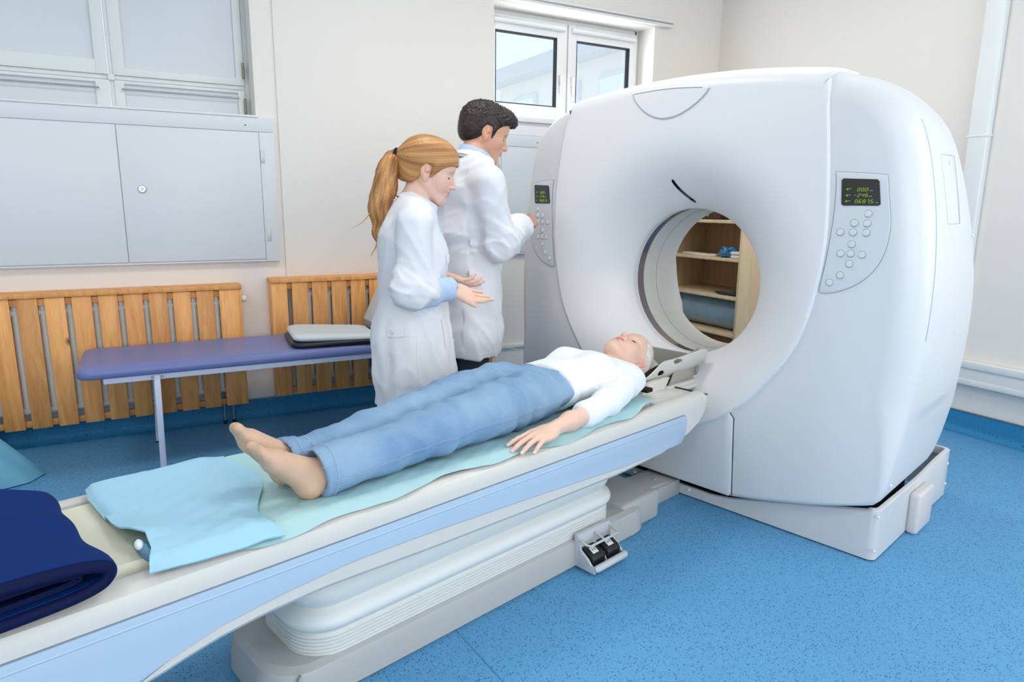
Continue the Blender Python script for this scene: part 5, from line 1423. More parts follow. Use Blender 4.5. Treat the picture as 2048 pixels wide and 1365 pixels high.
def raycast_y(coat,x,z,side=-1):
    ok,loc,nor,_=coat.ray_cast(Vector((x,0.8*side,z)),Vector((0,-side,0)))
    return (np.array(loc),np.array(nor)) if ok else (np.array((x,0.2*side,z)),np.array((0,side,0)))
bpy.context.view_layer.update()
# ---------------------------------------------------------------- WOMAN
wy=math.radians(-15); wp=math.radians(13)
hW=Frame((0.012,0.004,1.432),(math.cos(wp)*math.cos(wy),math.cos(wp)*math.sin(wy),-math.sin(wp)),(0,0.0,1),1.05)
fR=Frame((0.066,-0.148,0.972),(0.93,0.10,-0.30),(-0.20,0.62,-0.75),0.93); fL=Frame((0.095,0.085,1.000),(0.93,-0.20,-0.30),(-0.25,-0.30,-0.92),0.97)
def open_w(P):
    # V opening at the front of the neck + round neck hole
    q=P-np.array((-0.045,0,1.33)); r=np.sqrt(q[...,0]**2*0.8+q[...,1]**2)
    hole=np.maximum(r-0.052,-(q[...,2]+0.03))
    v=np.maximum.reduce([np.abs(P[...,1])-(P[...,2]-1.17)*0.42, -(P[...,0]-0.00), -(P[...,2]-1.17)])
    return np.minimum(hole,v)
def folds_w(P):
    d=np.zeros(len(P)); x,y,z=P[:,0],P[:,1],P[:,2]
    sl=(np.abs(y)>0.13)&(z>0.88)
    el=np.exp(-((z-0.97)/0.10)**2)
    d+=np.where(sl,wr(P,(0.95,0.2,0.45),60,0.0045,1.2)+wr(P,(0.6,0.1,1.0),90,0.0060,2.2)*el,wr(P,(0.7,0.9,0.35),48,0.0050,0.4))
    sk=sstep(0.95,0.70,z)*(1-sl)
    ang=np.arctan2(y,x+0.06); d+=sk*(0.006*np.sin(ang*7+1.5*np.sin(z*5))+0.003*np.sin(ang*15+z*8))
    d+=0.0022*np.sin(ang*4+z*26)*(1-sl)*(z<0.6)
    d+=0.006*np.exp(-((z-0.93)/0.05)**2)*(1-sl)
    return d
SW=dict(c=0,secs=[(-0.064,1.245,0.075,0.125),(-0.070,1.17,0.108,0.155),(-0.055,1.08,0.126,0.155),(-0.056,0.93,0.124,0.148),(-0.064,0.76,0.150,0.180),(-0.062,0.62,0.156,0.188),(-0.062,0.46,0.162,0.196)],
 sh=(-0.075,0.165,1.245),neck=np.array((-0.050,0.0,1.300)),nr=(0.048,0.054),smile=1.0,browc=(130,86,52),browt=0.9,
 hip=(-0.06,0,0.86),knee=(-0.05,0,0.46),ank=(-0.06,0,0.09),hem=0.505,hslope=0.10,open=open_w,folds=folds_w,trm=mat('beige_trousers',(200,190,180),0.8),
 arms=[dict(sh=(-0.085,-0.165,1.225),elbow=(-0.100,-0.205,0.975),fr=fR,T=1,hs=0.92,cover=0.22,r=(0.064,0.066,0.060),hk=dict(curl=(16,8,4,2),spread=(2,0,-2,-4),thumb=(16,-8,4))),
       dict(sh=(-0.085,0.165,1.225),elbow=(-0.090,0.205,0.975),fr=fL,T=-1,hs=0.92,cover=0.22,r=(0.064,0.066,0.060),hk=dict(curl=(10,14,18,22),spread=(5,0,-4,-9),thumb=(35,-5,10)))])
woman,wbody,wcoat=build_person('standing_woman','woman with red-blond ponytail in white coat, palms open beside the scanner table',-9,(1.01,2.59),hW,1.05,True,SW,M_skinW,(238,196,176),(206,104,98))
bpy.context.view_layer.update()
# rolled shirt cuffs
for arm in SW['arms']:
    el=np.array(arm['elbow']);w=arm['fr'].o;d=nrm(w-el); a=el+(w-el)*0.16; b=el+(w-el)*0.86
    pr_=[cone(a,b,0.050,0.043,0.01),cone(b-d*0.035,b,0.045,0.047,0.004),ell(b+d*0.035,(0.045,0.036,0.036),Frame(b,d,(0,0,1)).R,0.004,'s')]
    cp_=[econe(el+(w-el)*0.10+np.array((0,0,-0.022)),el+(w-el)*0.5+np.array((0,0,-0.020)),0.048,0.038,0.044,0.036,(0,1,0),k=0.012)]
    smesh('shirt_cuff',[sculpt(pr_[:2]+cp_+pr_[2:],0.0045,disp=lambda P: wr(P,(1,0.3,0.4),80,0.0036,0.7))],M_shirt,woman,smooth_iter=1)
# coat collar and blue shirt collar
def collar(par,cx,z,rx,ry,h,m,name,tilt=0.35,front_gap=0.55,th=0.004,lean=0.02,flare=0.012):
    n=48; rows_=[]
    for j in range(7):
        f=j/6
        row=[]
        for i in range(n+1):
            a=front_gap+(2*PI-2*front_gap)*i/n
            up=h*math.sin(PI*min(f*1.25,1)*0.5) if f<0.5 else h*(1-0.55*(f-0.5)/0.5*1.3)
            outw=0.0 if f<0.5 else (f-0.5)*2
            r=1.0+ (flare/rx)*(outw)*2.2
            x=cx+rx*r*math.cos(a); y=ry*r*math.sin(a)
            zz=z+up-tilt*(x-cx) - (0.02*(1-abs(math.sin(a/2))))
            row.append((x+lean*max(0,up)/h,y,zz))
        rows_.append(row)
    return thick_grid(name,np.array(rows_),th,m,par,sharp=60)
collar(woman,-0.044,1.288,0.064,0.066,0.042,M_coat,'coat_collar',tilt=0.42,front_gap=0.55,flare=0.008,th=0.004,lean=0.030)
collar(woman,-0.036,1.286,0.050,0.052,0.034,M_shirt,'shirt_collar',tilt=0.42,front_gap=0.35,flare=0.004,th=0.003,lean=0.026)
sf=[cone((-0.005,0,1.26),(0.025,0,1.17),0.050,0.050,0.02)]
smesh('shirt_front',[sculpt(sf,0.006)],M_shirt,woman)
# lapels
for s in (-1,1):
    pts=[(1.285,0.052,0.018),(1.255,0.050,0.036),(1.215,0.040,0.046),(1.180,0.016,0.030)]
    rows_=[]
    for z,y,wd_ in [tuple(p) for p in catmull(pts,5)]:
        row=[]
        for k in range(5):
            yy=s*(y-0.010+wd_*k/4)
            l,nn=raycast_x(wcoat,yy if abs(yy)>0.005 else s*0.006,z); xx=max(l[0],0.0) if l[0]>-0.2 else 0.05
            row.append((xx+0.006-0.003*abs(k-2)/2,yy,z))
        rows_.append(row)
    thick_grid('lapel',np.array(rows_),0.003,M_coat,woman,sharp=60)
# pocket flap, back half-belt, buttons, side pocket welt
def on_front(y,z,off): l,n=raycast_x(wcoat,y,z); return l+n*off
def patch(name,fn,us,vs_,off,m,par,th=0.0025):
    return thick_grid(name,np.array([[fn(u,v)[0]+fn(u,v)[1]*off for v in vs_] for u in us]),th,m,par,sharp=60)
patch('pocket_flap',lambda u,v: raycast_x(wcoat,u,v),np.linspace(-0.115,-0.045,7),np.linspace(1.105,1.075,4),0.004,M_coat,woman)
patch('half_belt',lambda u,v: raycast_y(wcoat,u,v+0.12*(u+0.15)),np.linspace(-0.185,-0.125,7),np.linspace(0.835,0.795,4),0.004,M_coat,woman)
patch('pocket_welt',lambda u,v: raycast_y(wcoat,u+0.10*(0.80-v),v),np.linspace(0.030,0.048,4),np.linspace(0.855,0.740,9),0.004,M_coat,woman)
Mbt=mat('coat_button',(215,218,222),0.3)
for z in (1.10,0.98,0.86,0.74): 
    l,n=raycast_x(wcoat,-0.012,z); cyl('coat_button',l,l+n*0.005,0.008,Mbt,woman,n=14,bev=0.0015)
l,n=raycast_y(wcoat,-0.165,0.812); cyl('coat_button',l+n*0.005,l+n*0.010,0.007,Mbt,woman,n=14,bev=0.0015)
def seam(coat,pts,par,side=-1,r=0.0016):
    q=[]
    for x,z in pts:
        l,n=raycast_y(coat,x,z,side); q.append(l+n*0.0006)
    tube('seam',q,r,M_coat,par,n=5)
zz_=np.linspace(0.83,0.53,26)
seam(wcoat,[(-0.075-0.01*math.sin((z-0.5)*6),z) for z in zz_],woman)
seam(wcoat,[(x,0.800-0.05*(x+0.1)) for x in np.linspace(-0.125,-0.085,6)],woman,r=0.001)
# hair: scalp cap swept back to a tie, ponytail, tie
tieL=(-0.116,0.0,0.030)
hcap=[hW.ell((-0.012,0,0.036),(0.110,0.0835,0.0955),0.02),hW.ell((0.040,0,0.048),(0.066,0.074,0.064),0.03),hW.cone((-0.06,0,0.03),tieL,0.055,0.014,0.035),hW.ell((-0.058,0,-0.030),(0.050,0.060,0.050),0.03),
      hW.ell((0.098,0,-0.044),(0.076,0.16,0.082),0.008,'s'),hW.ell((0.028,0,-0.090),(0.092,0.16,0.066),0.010,'s'),hW.ell((0.004,0.088,-0.012),(0.026,0.030,0.036),0.006,'s'),hW.ell((0.004,-0.088,-0.012),(0.026,0.030,0.036),0.006,'s'),
      hW.ell((-0.075,0,-0.11),(0.08,0.16,0.05),0.015,'s'),hW.cone((0.030,-0.074,0.020),(0.020,-0.0715,-0.022),0.010,0.005,0.012),hW.cone((0.030,0.074,0.020),(0.020,0.0715,-0.022),0.010,0.005,0.012)]
def comb_field(q):
    # angle around the axis through the tie -> streaks converge at the tie
    d=q-np.array((-0.125,0,0.030)); a=np.arctan2(d[:,2]-0.25*d[:,0],np.abs(d[:,1])+0.35*np.abs(d[:,0])+0.001)
    r=np.linalg.norm(d,axis=1)
    s=0.55*np.sin(a*31+1.6*np.sin(r*15)+1)+0.5*np.sin(a*97+1.3+2*np.sin(r*21))+0.8*np.sin(a*11+0.7+r*13)+0.4*np.sin(a*173+r*30)
    return s
def hair_disp(P): return comb_field(hW.loc(P))*0.0008
MhW=hair_mat('copper_blond_hair',(214,160,100),(138,84,42))
hr=smesh('hair',[sculpt(hcap,0.0027,disp=hair_disp)],MhW,woman,smooth_iter=1)
add_strand(hr,lambda v: 0.52+0.17*comb_field(hW.loc(v)))
t0=hW.p(-0.128,0,0.030)
pony=[t0,t0+V3(-0.020,-0.004,-0.026),t0+V3(-0.040,-0.008,-0.080),t0+V3(-0.056,-0.013,-0.145),t0+V3(-0.072,-0.016,-0.210),t0+V3(-0.066,-0.016,-0.272),t0+V3(-0.080,-0.018,-0.335)]
pc=catmull(pony,6); rad_p=np.interp(np.linspace(0,1,len(pc)),[0,0.08,0.28,0.5,0.75,0.9,1],[0.011,0.017,0.035,0.040,0.034,0.023,0.006])
pp_=[cone(pc[i],pc[i+1],rad_p[i],rad_p[i+1],0.012) for i in range(len(pc)-1)]
pcA=np.array(pc)
def pony_f(P):
    d=((P[:,None,:]-pcA[None])**2).sum(-1); i=d.argmin(1); q=P-pcA[i]; a=np.arctan2(q[:,1],q[:,0]); s=i/len(pcA)
    return 1.1*np.sin(a*3+1.8*np.sin(s*11)+s*3)+0.7*np.sin(a*9+1.5*np.sin(s*14+1))+0.45*np.sin(a*23+2*np.sin(s*9))+0.35*np.sin(s*26+a*2)*sstep(0.3,0.6,s)
pt=smesh('ponytail',[sculpt(pp_,0.0032,disp=lambda P: np.concatenate([pony_f(P[i:i+20000]) for i in range(0,len(P),20000)])*0.0042)],MhW,woman,smooth_iter=1)
add_strand(pt,lambda v: 0.5+0.19*np.concatenate([pony_f(v[i:i+20000]) for i in range(0,len(v),20000)]))
for k,(dx,dz,ph) in enumerate(((-0.012,-0.05,0.3),(0.006,-0.03,2.0),(-0.020,0.00,4.0))):
    b=pcA[24+3*k]; pts=[b+V3(-0.02-0.018*i+0.004*math.sin(i+ph),-0.01,-0.012*i+0.006*math.sin(i*1.5+ph)+dz*0.1*i) for i in range(6)] if k==0 else [b+V3(dx-0.004*i+0.010*math.sin(i*1.3+ph),-0.012+0.004*i,-0.026*i) for i in range(6)]
    v,f=tube_pts([tuple(p) for p in catmull(pts,4)],list(np.linspace(0.003 if k==0 else 0.007,0.0007,21)),7)
    c_=mesh('loose_curl',v,f,MhW,pt,smooth=True); add_strand(c_,lambda v: np.full(len(v),0.6))
Rt=Frame(t0,hW.F,hW.U)
v,f=tube_pts([Rt.p(-0.002,0.017*math.cos(a),0.017*math.sin(a)) for a in np.linspace(0,2*PI,25)[:-1]],0.0095,10,True)
mesh('hair_tie',v,f,mat('hair_tie_black',(22,20,22),0.9,bump=(150,0.6,0.003)),woman,smooth=True)
# ---------------------------------------------------------------- MAN
mp_=math.radians(16); my_=math.radians(-24)
hM=Frame((0.056,0.004,1.624),(math.cos(mp_)*math.cos(my_),math.cos(mp_)*math.sin(my_),-math.sin(mp_)),(0,0,1),1.06)
fRm=Frame((0.262,-0.052,1.222),(0.85,0.42,0.16),(0.05,-0.62,0.80),1.02); fLm=Frame((0.02,0.235,0.86),(0.25,0.05,-1.0),(-0.1,1.0,0.0),1.02)
def open_m(P):
    q=P-np.array((-0.012,0,1.545)); r=np.sqrt(q[...,0]**2*0.8+q[...,1]**2)
    hole=np.maximum(r-0.066,-(q[...,2]+0.035)); v=np.maximum.reduce([np.abs(P[...,1])-(P[...,2]-1.30)*0.35,-(P[...,0]-0.03),-(P[...,2]-1.30)])
    return np.minimum(hole,v)
def folds_m(P):
    x,y,z=P[:,0],P[:,1],P[:,2]; sl=(y<-0.14)|((x>0.10)&(z>1.05)&(z<1.32))
    el=np.exp(-((z-1.14)/0.09)**2)
    up=sstep(0.80,1.0,z)
    d=np.where(sl,wr(P,(0.9,0.3,0.4),60,0.0050,2.2)+wr(P,(0.8,0.3,0.9),90,0.0060,1.1)*el,wr(P,(0.35,0.5,0.9),55,0.0075,3.1)*(0.35+0.65*up))
    d+=0.004*np.sin(x*30-z*38+2*np.sin(y*9))*np.exp(-((z-1.08)/0.14)**2)*(~sl)
    ang=np.arctan2(y,x+0.05); d+=sstep(0.95,0.75,z)*(0.0025*np.sin(ang*6+z*6))
    return d
SM=dict(c=0,secs=[(-0.055,1.43,0.080,0.150),(-0.062,1.34,0.112,0.180),(-0.052,1.20,0.122,0.178),(-0.045,1.04,0.125,0.160),(-0.050,0.88,0.140,0.178),(-0.055,0.72,0.145,0.185),(-0.060,0.55,0.150,0.190)],
 sh=(-0.065,0.195,1.420),neck=np.array((-0.012,0.0,1.500)),nr=(0.054,0.060),browc=(44,32,28),browt=1.35,
 hip=(-0.06,0,0.92),knee=(-0.07,0,0.50),ank=(-0.09,0,0.09),hem=0.612,hslope=0.0,open=open_m,folds=folds_m,trm=denim_mat('dark_grey_denim',(44,50,62),(70,78,92),(60,66,80)),
 arms=[dict(sh=(-0.070,-0.195,1.395),elbow=(-0.015,-0.222,1.130),fr=fRm,T=1,hs=1.06,cover=0.70,r=(0.072,0.066,0.060),hk=dict(curl=(14,34,46,50),curl2=(12,38,46,50),spread=(3,0,-2,-4),thumb=(22,28,12),sc=1.0)),
       dict(sh=(-0.070,0.195,1.395),elbow=(-0.050,0.235,1.120),fr=fLm,T=-1,hs=1.06,cover=0.86,r=(0.068,0.062,0.050),hk=dict(curl=(16,18,20,24),thumb=(25,20,15)))])
man,mbody,mcoat=build_person('standing_man','dark-haired man in white coat pressing buttons on the scanner\'s far control panel',10,(1.36,2.87),hM,1.06,False,SM,M_skinM,(222,170,142),(190,112,98))
bpy.context.view_layer.update()
collar(man,-0.016,1.486,0.080,0.080,0.036,M_coat,'coat_collar',tilt=0.34,front_gap=0.62,flare=0.006,lean=0.026)
collar(man,-0.013,1.486,0.073,0.073,0.056,M_shirt,'shirt_collar',tilt=0.34,front_gap=0.35,flare=0.003,th=0.003,lean=0.020)
smesh('shirt_front',[sculpt([cone((0.03,0,1.43),(0.06,0,1.32),0.055,0.055,0.02)],0.007)],M_shirt,man)
seam(mcoat,[(-0.005+0.008*math.sin(z*4),z) for z in np.linspace(0.93,0.63,26)],man)
seam(mcoat,[(-0.15+0.25*f,0.640) for f in np.linspace(0,1,14)],man,r=0.0012)
hc=[hM.ell((-0.012,0,0.040),(0.110,0.083,0.094),0.02),hM.ell((0.045,0,0.070),(0.060,0.070,0.050),0.03),hM.ell((0.088,0,0.088),(0.034,0.050,0.026),0.03),hM.ell((-0.060,0,-0.015),(0.050,0.062,0.050),0.03),hM.ell((0.112,0.0,0.072),(0.016,0.030,0.016),0.02),
    hM.ell((0.100,0,-0.018),(0.072,0.16,0.074),0.008,'s'),hM.ell((0.030,0,-0.092),(0.092,0.16,0.074),0.010,'s'),hM.ell((0.002,0.088,-0.010),(0.026,0.030,0.038),0.006,'s'),hM.ell((0.002,-0.088,-0.010),(0.026,0.030,0.038),0.006,'s'),hM.ell((-0.06,0,-0.105),(0.10,0.16,0.045),0.012,'s'),
    hM.cone((0.030,-0.0715,0.020),(0.026,-0.0700,-0.020),0.006,0.003,0.012),hM.cone((0.030,0.0715,0.020),(0.026,0.0700,-0.020),0.006,0.003,0.012)]
def mh(P):
    q=hM.loc(P); t=sstep(0.02,0.08,q[:,2])
    a=0.8*np.sin(q[:,0]*230+4*np.sin(q[:,1]*90+q[:,2]*50)+3*np.sin(q[:,2]*110))+0.7*np.sin(q[:,1]*260+q[:,0]*120+3*np.sin(q[:,2]*130))+0.6*np.sin(q[:,2]*420+q[:,0]*330+2*np.sin(q[:,1]*210))+0.4*np.sin(q[:,0]*90+q[:,1]*70)
    return a,t
hm=smesh('hair',[sculpt(hc,0.0026,disp=lambda P:(lambda at:at[0]*(0.0005+0.0017*at[1]))(mh(P)))],hair_mat('dark_brown_hair',(56,44,38),(26,20,18)),man,smooth_iter=1)
add_strand(hm,lambda v: 0.5+0.25*mh(v)[0])
# ================================================================= LYING PATIENT (scanner frame)
pa=mroot('lying_patient','grey-haired woman in white sweater and blue jeans lying on her back on the table','person')
hP=Frame((2.228,1.655,0.672),(0.035,-0.10,1.0),(1.0,0,-0.06),1.06)
pp=head_prims(hP,True)
pp+=[cone(hP.p(-0.020,0,-0.045),(2.085,1.658,0.650),0.047,0.052,0.02),cone((2.085,1.658,0.650),(2.02,1.658,0.650),0.055,0.07,0.03)]
parts=[sculpt(pp,0.0024)]
Z0=0.576
fN=Frame((1.505,1.398,0.599),(-1.0,-0.10,-0.045),(0,-0.12,1.0),0.98)
hpz,ntips=hand_prims(fN,-1,curl=(7,9,9,10),spread=(9,2,-5,-13),thumb=(20,38,5))
hpz+=[cone((1.50,1.398,0.599),(1.60,1.404,0.606),0.0225,0.029,0.018),cone((1.60,1.404,0.606),(1.76,1.413,0.614),0.031,0.034,0.02)]
parts.append(sculpt(hpz,0.0022))
fF=Frame((1.53,1.878,0.594),(-1.0,0.05,-0.03),(0,0.1,1.0),0.98)
hpz,ft=hand_prims(fF,1,curl=(7,9,9,10),thumb=(25,20,5)); hpz+=[cone((1.525,1.878,0.594),(1.70,1.882,0.600),0.0225,0.034,0.018)]
parts.append(sculpt(hpz,0.003))
tr=[econe((2.02,1.66,0.655),(1.60,1.66,0.650),0.060,0.062,0.13,0.14,(0,1,0),k=0.04)]
for hx,kn,an in (((1.58,1.585,0.645),(1.15,1.520,0.650),(0.80,1.515,0.625)),((1.58,1.725,0.645),(1.13,1.630,0.655),(0.79,1.615,0.630))):
    tr+=[cone(hx,kn,0.070,0.048,0.04),cone(kn,an,0.046,0.030,0.03)]
parts.append(sculpt(tr,0.010))
ftp=[]
feet=[((0.768,1.502,0.622),(0.728,1.500,0.601),(0.645,1.514,0.682),(0.614,1.520,0.718)),((0.760,1.615,0.628),(0.718,1.618,0.605),(0.638,1.632,0.704),(0.610,1.638,0.746))]
for an,he,ba,to in feet:
    an,he,ba,to=map(np.array,(an,he,ba,to))
    ftp+=[cone(an+V3(0.06,0,0.004),an,0.033,0.033,0.02),cone(an,he+V3(0.006,0,0.004),0.036,0.030,0.02),ell(he,(0.033,0.033,0.029),None,0.015),
          econe(he+V3(-0.006,0,0.012),ba,0.029,0.024,0.033,0.044,(0,1,0),k=0.02),econe(an+V3(-0.012,0,0.010),ba+V3(0.004,0,0.010),0.030,0.021,0.029,0.037,(0,1,0),k=0.025),
          econe(ba,to,0.0225,0.0145,0.043,0.038,(0,1,0),k=0.012)]
    for j,(dy,dl) in enumerate(((-0.026,0.010),(-0.011,0.004),(0.003,0.0),(0.016,-0.006),(0.028,-0.013))):
        if he[1]<1.56: dy=-dy
        d=nrm(to-ba); ftp.append(ell(to+V3(0,dy,0)+d*dl,(0.013,0.0095 if j else 0.0125,0.011),None,0.006))
pbody=smesh('body',parts,M_skinP,pa,smooth_iter=1,tint=face_tint(hP,(234,194,174),(198,112,104)))
brows_and_lashes(hP,pa,(150,118,96),thick=0.6)
nails(ntips,fN.U,pa,mat('nail_patient',(248,216,206),0.35),0.95)
M_sock=mat('nude_nylon_sock',(208,172,146),0.55,sub=0.05,bump=(300,0.08,0.0005))
half_=len(ftp)//2
for k in (0,1): smesh('sock',[sculpt(ftp[k*half_:(k+1)*half_],0.0028)],M_sock,pa,smooth_iter=2)
# hair slicked back under the light
ph=[hP.ell((-0.010,0,0.034),(0.103,0.0785,0.0905),0.02),hP.ell((0.034,0,0.052),(0.056,0.066,0.058),0.03),
    hP.ell((0.098,0,-0.036),(0.074,0.16,0.092),0.014,'s'),hP.ell((0.020,0,-0.092),(0.095,0.16,0.070),0.012,'s'),hP.ell((0.004,0.086,-0.012),(0.026,0.028,0.036),0.008,'s'),hP.ell((0.004,-0.086,-0.012),(0.026,0.028,0.036),0.008,'s'),hP.ell((-0.08,0,-0.10),(0.08,0.16,0.05),0.015,'s')]
def phf(q): 
    a=np.arctan2(q[:,1],q[:,2]+0.12); return np.sin(a*60+q[:,0]*12)+0.6*np.sin(a*131)
o=smesh('hair',[sculpt(ph,0.0026,disp=lambda P:phf(hP.loc(P))*0.0005)],hair_mat('silver_hair',(232,222,212),(196,182,168)),pa,smooth_iter=1); add_strand(o,lambda v:0.6+0.2*phf(hP.loc(v)))
# sweater
M_sweat=mat('white_sweater',(240,244,247),0.85,bump=(500,0.12,0.0006),spec=0.15)
YPc=1.66
sw=[econe((2.055,YPc,0.655),(1.97,YPc,0.655),0.058,0.078,0.120,0.150,(0,1,0),k=0.05),econe((1.97,YPc,0.655),(1.83,YPc,0.652),0.078,0.070,0.150,0.138,(0,1,0),k=0.05),econe((1.83,YPc,0.652),(1.66,YPc,0.650),0.072,0.090,0.140,0.173,(0,1,0),k=0.05),
    ell((1.935,YPc-0.068,0.706),(0.062,0.058,0.040),None,0.04),ell((1.935,YPc+0.072,0.706),(0.062,0.058,0.040),None,0.04),
    cone((2.08,1.535,0.640),(2.10,1.62,0.650),0.052,0.050,0.04),cone((2.08,1.785,0.640),(2.10,1.70,0.650),0.052,0.050,0.04),
    cone((2.085,1.528,0.638),(1.825,1.428,0.620),0.056,0.046,0.025),cone((1.825,1.428,0.620),(1.690,1.412,0.610),0.046,0.0435,0.015),
    cone((2.085,1.79,0.636),(1.84,1.872,0.612),0.054,0.043,0.025),cone((1.84,1.872,0.612),(1.68,1.882,0.602),0.043,0.040,0.015),
    ell(hP.p(-0.030,0,-0.118),(0.05,0.052,0.052),None,0.006,'s'),
    ell((1.655,1.410,0.607),(0.045,0.034,0.034),None,0.005,'s'),ell((1.645,1.882,0.600),(0.045,0.032,0.032),None,0.005,'s'),
    Prim(lambda P:np.maximum(P[...,0]-1.715-0.10*(YPc-P[...,1])-0.25*(P[...,2]-0.65),1.478-P[...,1]),(1.5,1.478,0.5),(1.76,1.83,0.78),0.006,'s'),
    Prim(lambda P:P[...,2]-0.573,(1.5,1.3,0.45),(2.3,2.0,0.573),0.006,'s')]
def folds_s(P):
    return wr(P,(0.8,0.7,0.2),52,0.0032,1.0)
smesh('sweater',[sculpt(sw,0.0055,disp=folds_s,pad=0.02)],M_sweat,pa,smooth_iter=1)
# jeans
M_jean=denim_mat('light_denim',(112,152,194),(168,196,222),(140,174,208))
legs=[((1.600,1.580,0.655),(1.380,1.545,0.660),(1.150,1.514,0.657),(0.96,1.502,0.645),(0.765,1.502,0.634)),((1.600,1.735,0.655),(1.380,1.700,0.662),(1.130,1.638,0.664),(0.95,1.615,0.650),(0.745,1.612,0.636))]
rl=(0.088,0.082,0.069,0.060,0.0585)
jn=[econe((1.76,YPc,0.650),(1.60,YPc,0.650),0.073,0.083,0.148,0.165,(0,1,0),k=0.03)]
for lg in legs:
    sub=[cone(lg[i],lg[i+1],rl[i],rl[i+1],0.02) for i in range(4)]
    sub.append(cone(lg[4],np.array(lg[4])+V3(-0.02,0,-0.002),rl[4],rl[4]+0.003,0.01))
    jn.append(grp(sub,k=0.015))
jn+=[Prim(lambda P:0.757-0.10*(P[...,2]-0.63)-P[...,0]+0.0,(0.60,1.40,0.5),(0.80,1.75,0.76),0.003,'s') if False else Prim(lambda P:P[...,0]-np.where(P[...,1]<1.558,0.752,0.722)+0.10*(P[...,2]-0.63),(0.60,1.40,0.5),(0.80,1.75,0.76),0.003,'s'),
     cone((0.68,1.502,0.632),(0.775,1.502,0.634),0.0555,0.0535,0.002,'s'),cone((0.66,1.612,0.634),(0.745,1.612,0.636),0.0555,0.0535,0.002,'s'),
     Prim(lambda P:P[...,2]-0.573,(0.5,1.3,0.45),(2.0,2.0,0.573),0.006,'s')]
def folds_j(P):
    x,y,z=P[:,0],P[:,1],P[:,2]
    d=wr(P,(0.8,0.7,0.4),60,0.0036,0.5)
    for cx_ in (1.13,1.50): d+=0.0045*np.sin((x-cx_)*70+y*40+z*25)*np.exp(-((x-cx_)/0.09)**2)
    d+=0.003*np.sin(x*44+np.abs(y-1.65)*70)*np.exp(-((x-1.48)/0.10)**2)
    d+=0.003*np.exp(-((x-0.79)/0.02)**2)*np.sin(y*60+z*60)
    return d
jeans=smesh('jeans',[sculpt(jn,0.0048,disp=folds_j,pad=0.02)],M_jean,pa,smooth_iter=1)
bpy.context.view_layer.update()
# side seam with puckered stitching, hem stitching, fly
pa_mw=pa.matrix_world.copy()
def jray(x,yz,frm,d):
    ok,l,n,_=jeans.ray_cast(Vector(frm),Vector(d)); return (np.array(l),np.array(n)) if ok else (None,None)
pts=[]
for x in np.linspace(1.70,0.765,120):
    cy=np.interp(x,[0.765,0.96,1.15,1.38,1.60,1.7],[1.502,1.502,1.514,1.545,1.58,1.60]); cz=np.interp(x,[0.785,1.15,1.6],[0.632,0.657,0.655])
    l,n=jray(x,0,(x,cy-0.3,cz-0.012),(0,1,0))
    if l is not None: pts.append(l+n*(0.0012+0.0010*math.sin(x*260)))
o=tube('side_seam',pts,0.0022,M_jean,jeans,n=6)
M_st=mat('denim_stitch',(168,192,220),0.8)
tube('seam_stitch',[p+V3(0,-0.0008,0.0045) for p in pts],0.0009,M_st,jeans,n=5)
for (ax0,ay,az_) in ((0.762,1.502,0.634),(0.732,1.612,0.636)):
    ring_=[]
    for a in np.linspace(0,2*PI,41)[:-1]:
        dv=Vector((0,math.cos(a),math.sin(a))); ok,l,n,_=jeans.ray_cast(Vector((ax0+0.012,ay,az_))+dv*0.2,-dv)
        if ok: ring_.append(np.array(l)+np.array(n)*0.0010)
    if len(ring_)>20: 
        v,f=tube_pts(ring_,0.0012,5,True); mesh('hem_stitch',v,f,M_st,jeans,smooth=True)
fly=[]
for f in np.linspace(0,1,14):
    x=1.70-0.10*f; ok,l,n,_=jeans.ray_cast(Vector((x,1.675-0.012*f*f*3,1.0)),Vector((0,0,-1)))
    if ok: fly.append(np.array(l)+V3(0,0,0.001))
if len(fly)>4: tube('fly_stitch',fly,0.0012,M_st,jeans,n=5)
rebase(pa,1.5,1.66,0.575)
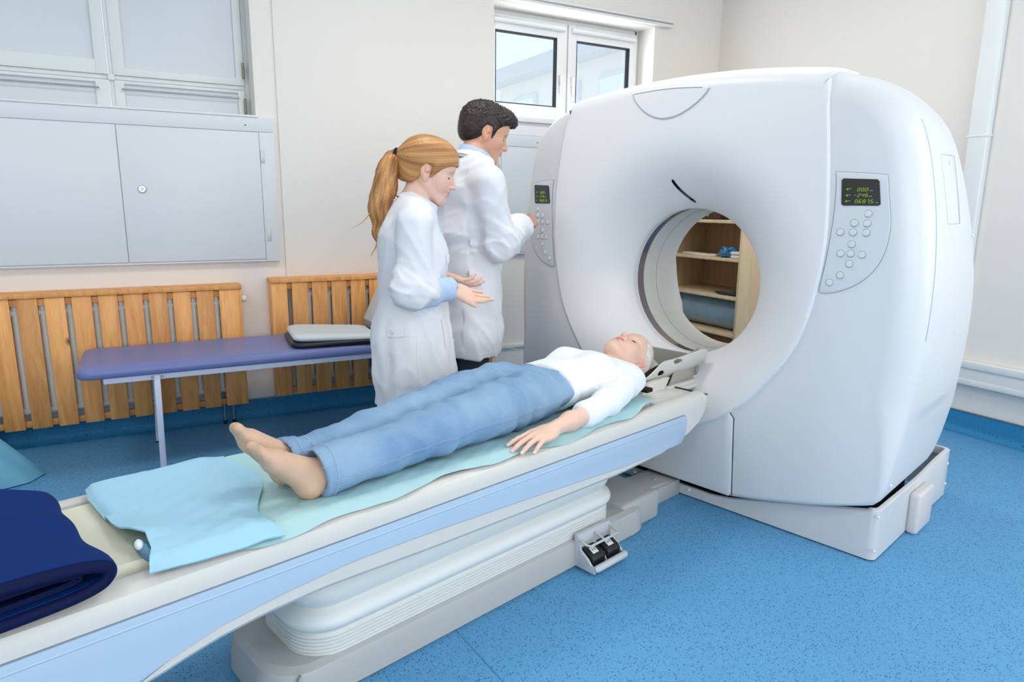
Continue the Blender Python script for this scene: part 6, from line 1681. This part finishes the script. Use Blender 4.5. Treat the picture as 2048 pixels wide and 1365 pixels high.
# ================================================================= LIGHT
sc=bpy.context.scene
w=bpy.data.worlds.new('world'); sc.world=w; w.use_nodes=True; nt=w.node_tree; bg=nt.nodes['Background']
tc=nt.nodes.new('ShaderNodeTexCoord'); sx=nt.nodes.new('ShaderNodeSeparateXYZ'); cr=nt.nodes.new('ShaderNodeValToRGB')
nt.links.new(tc.outputs['Generated'],sx.inputs[0]); nt.links.new(sx.outputs[2],cr.inputs[0]); nt.links.new(cr.outputs[0],bg.inputs[0])
cr.color_ramp.elements[0].position=0.0; cr.color_ramp.elements[0].color=col(228,238,246); cr.color_ramp.elements[1].position=0.6; cr.color_ramp.elements[1].color=col(214,228,246)
bg.inputs[1].default_value=1.35
def area(name,loc,rot,sx_,sy_,power,colr=(1,1,1)):
    l=bpy.data.lights.new(name,'AREA'); l.shape='RECTANGLE'; l.size=sx_; l.size_y=sy_; l.energy=power; l.color=colr
    o=bpy.data.objects.new(name,l); C.objects.link(o); o.location=loc; o.rotation_euler=rot; return o
# fill light added at unseen windows in the right-hand and front walls
area('fill_right',(XR-0.02,-0.5,1.85),(0,math.radians(90),0),1.8,2.8,LR,(1.0,0.965,0.915))
area('fill_front',(0.8,YF+0.02,1.9),(math.radians(90),0,0),5.2,1.9,LF,(1.0,0.965,0.915))
area('daylight_back',(2.85,4.42,2.25),(math.radians(-90),0,0),1.15,0.5,LW,(0.9,0.95,1.0))
Ml=emat('lamp_diffuser',(255,252,245),3.0)
for i,(x,y) in enumerate(((-1.2,-0.8),(1.2,-0.8),(3.2,-0.8),(-1.2,2.45),(1.0,2.55),(2.7,2.45))):  # ceiling lights added out of view to light the room
    t=empty('added_ceiling_light','unseen ceiling light panel added to light the room','ceiling light',(x,y,ZC),group='added ceiling light panels')
    box('housing',-0.32,-0.32,-0.05,0.32,0.32,-0.001,M_frame,t,bev=0.004); box('diffuser',-0.29,-0.29,-0.056,0.29,0.29,-0.049,Ml,t)
    area('lamp_%d'%i,(x,y,ZC-0.07),(0,0,0),0.58,0.58,LC*(1.0 if y<0 else LBK),(1.0,0.965,0.915))
st(box('added_window_3',XR+0.10,-1.9,0.95,XR+0.14,0.9,2.75,M_glass)); st(box('added_window_4',-1.8,YF-0.14,0.95,3.4,YF-0.10,2.85,M_glass))  # unseen windows added where the right and front fill light enters
sc.view_settings.view_transform='Standard'; sc.view_settings.look='None'; sc.view_settings.gamma=1.0; sc.view_settings.use_curve_mapping=False
sc.view_settings.exposure=EXPO
sc.render.engine='CYCLES'
sc.cycles.max_bounces=5; sc.cycles.diffuse_bounces=4; sc.cycles.glossy_bounces=2; sc.cycles.transmission_bounces=2; sc.cycles.transparent_max_bounces=6; sc.cycles.caustics_reflective=False; sc.cycles.caustics_refractive=False
sc.cycles.use_adaptive_sampling=True; sc.cycles.adaptive_threshold=0.03; sc.cycles.use_denoising=True; sc.cycles.use_fast_gi=False
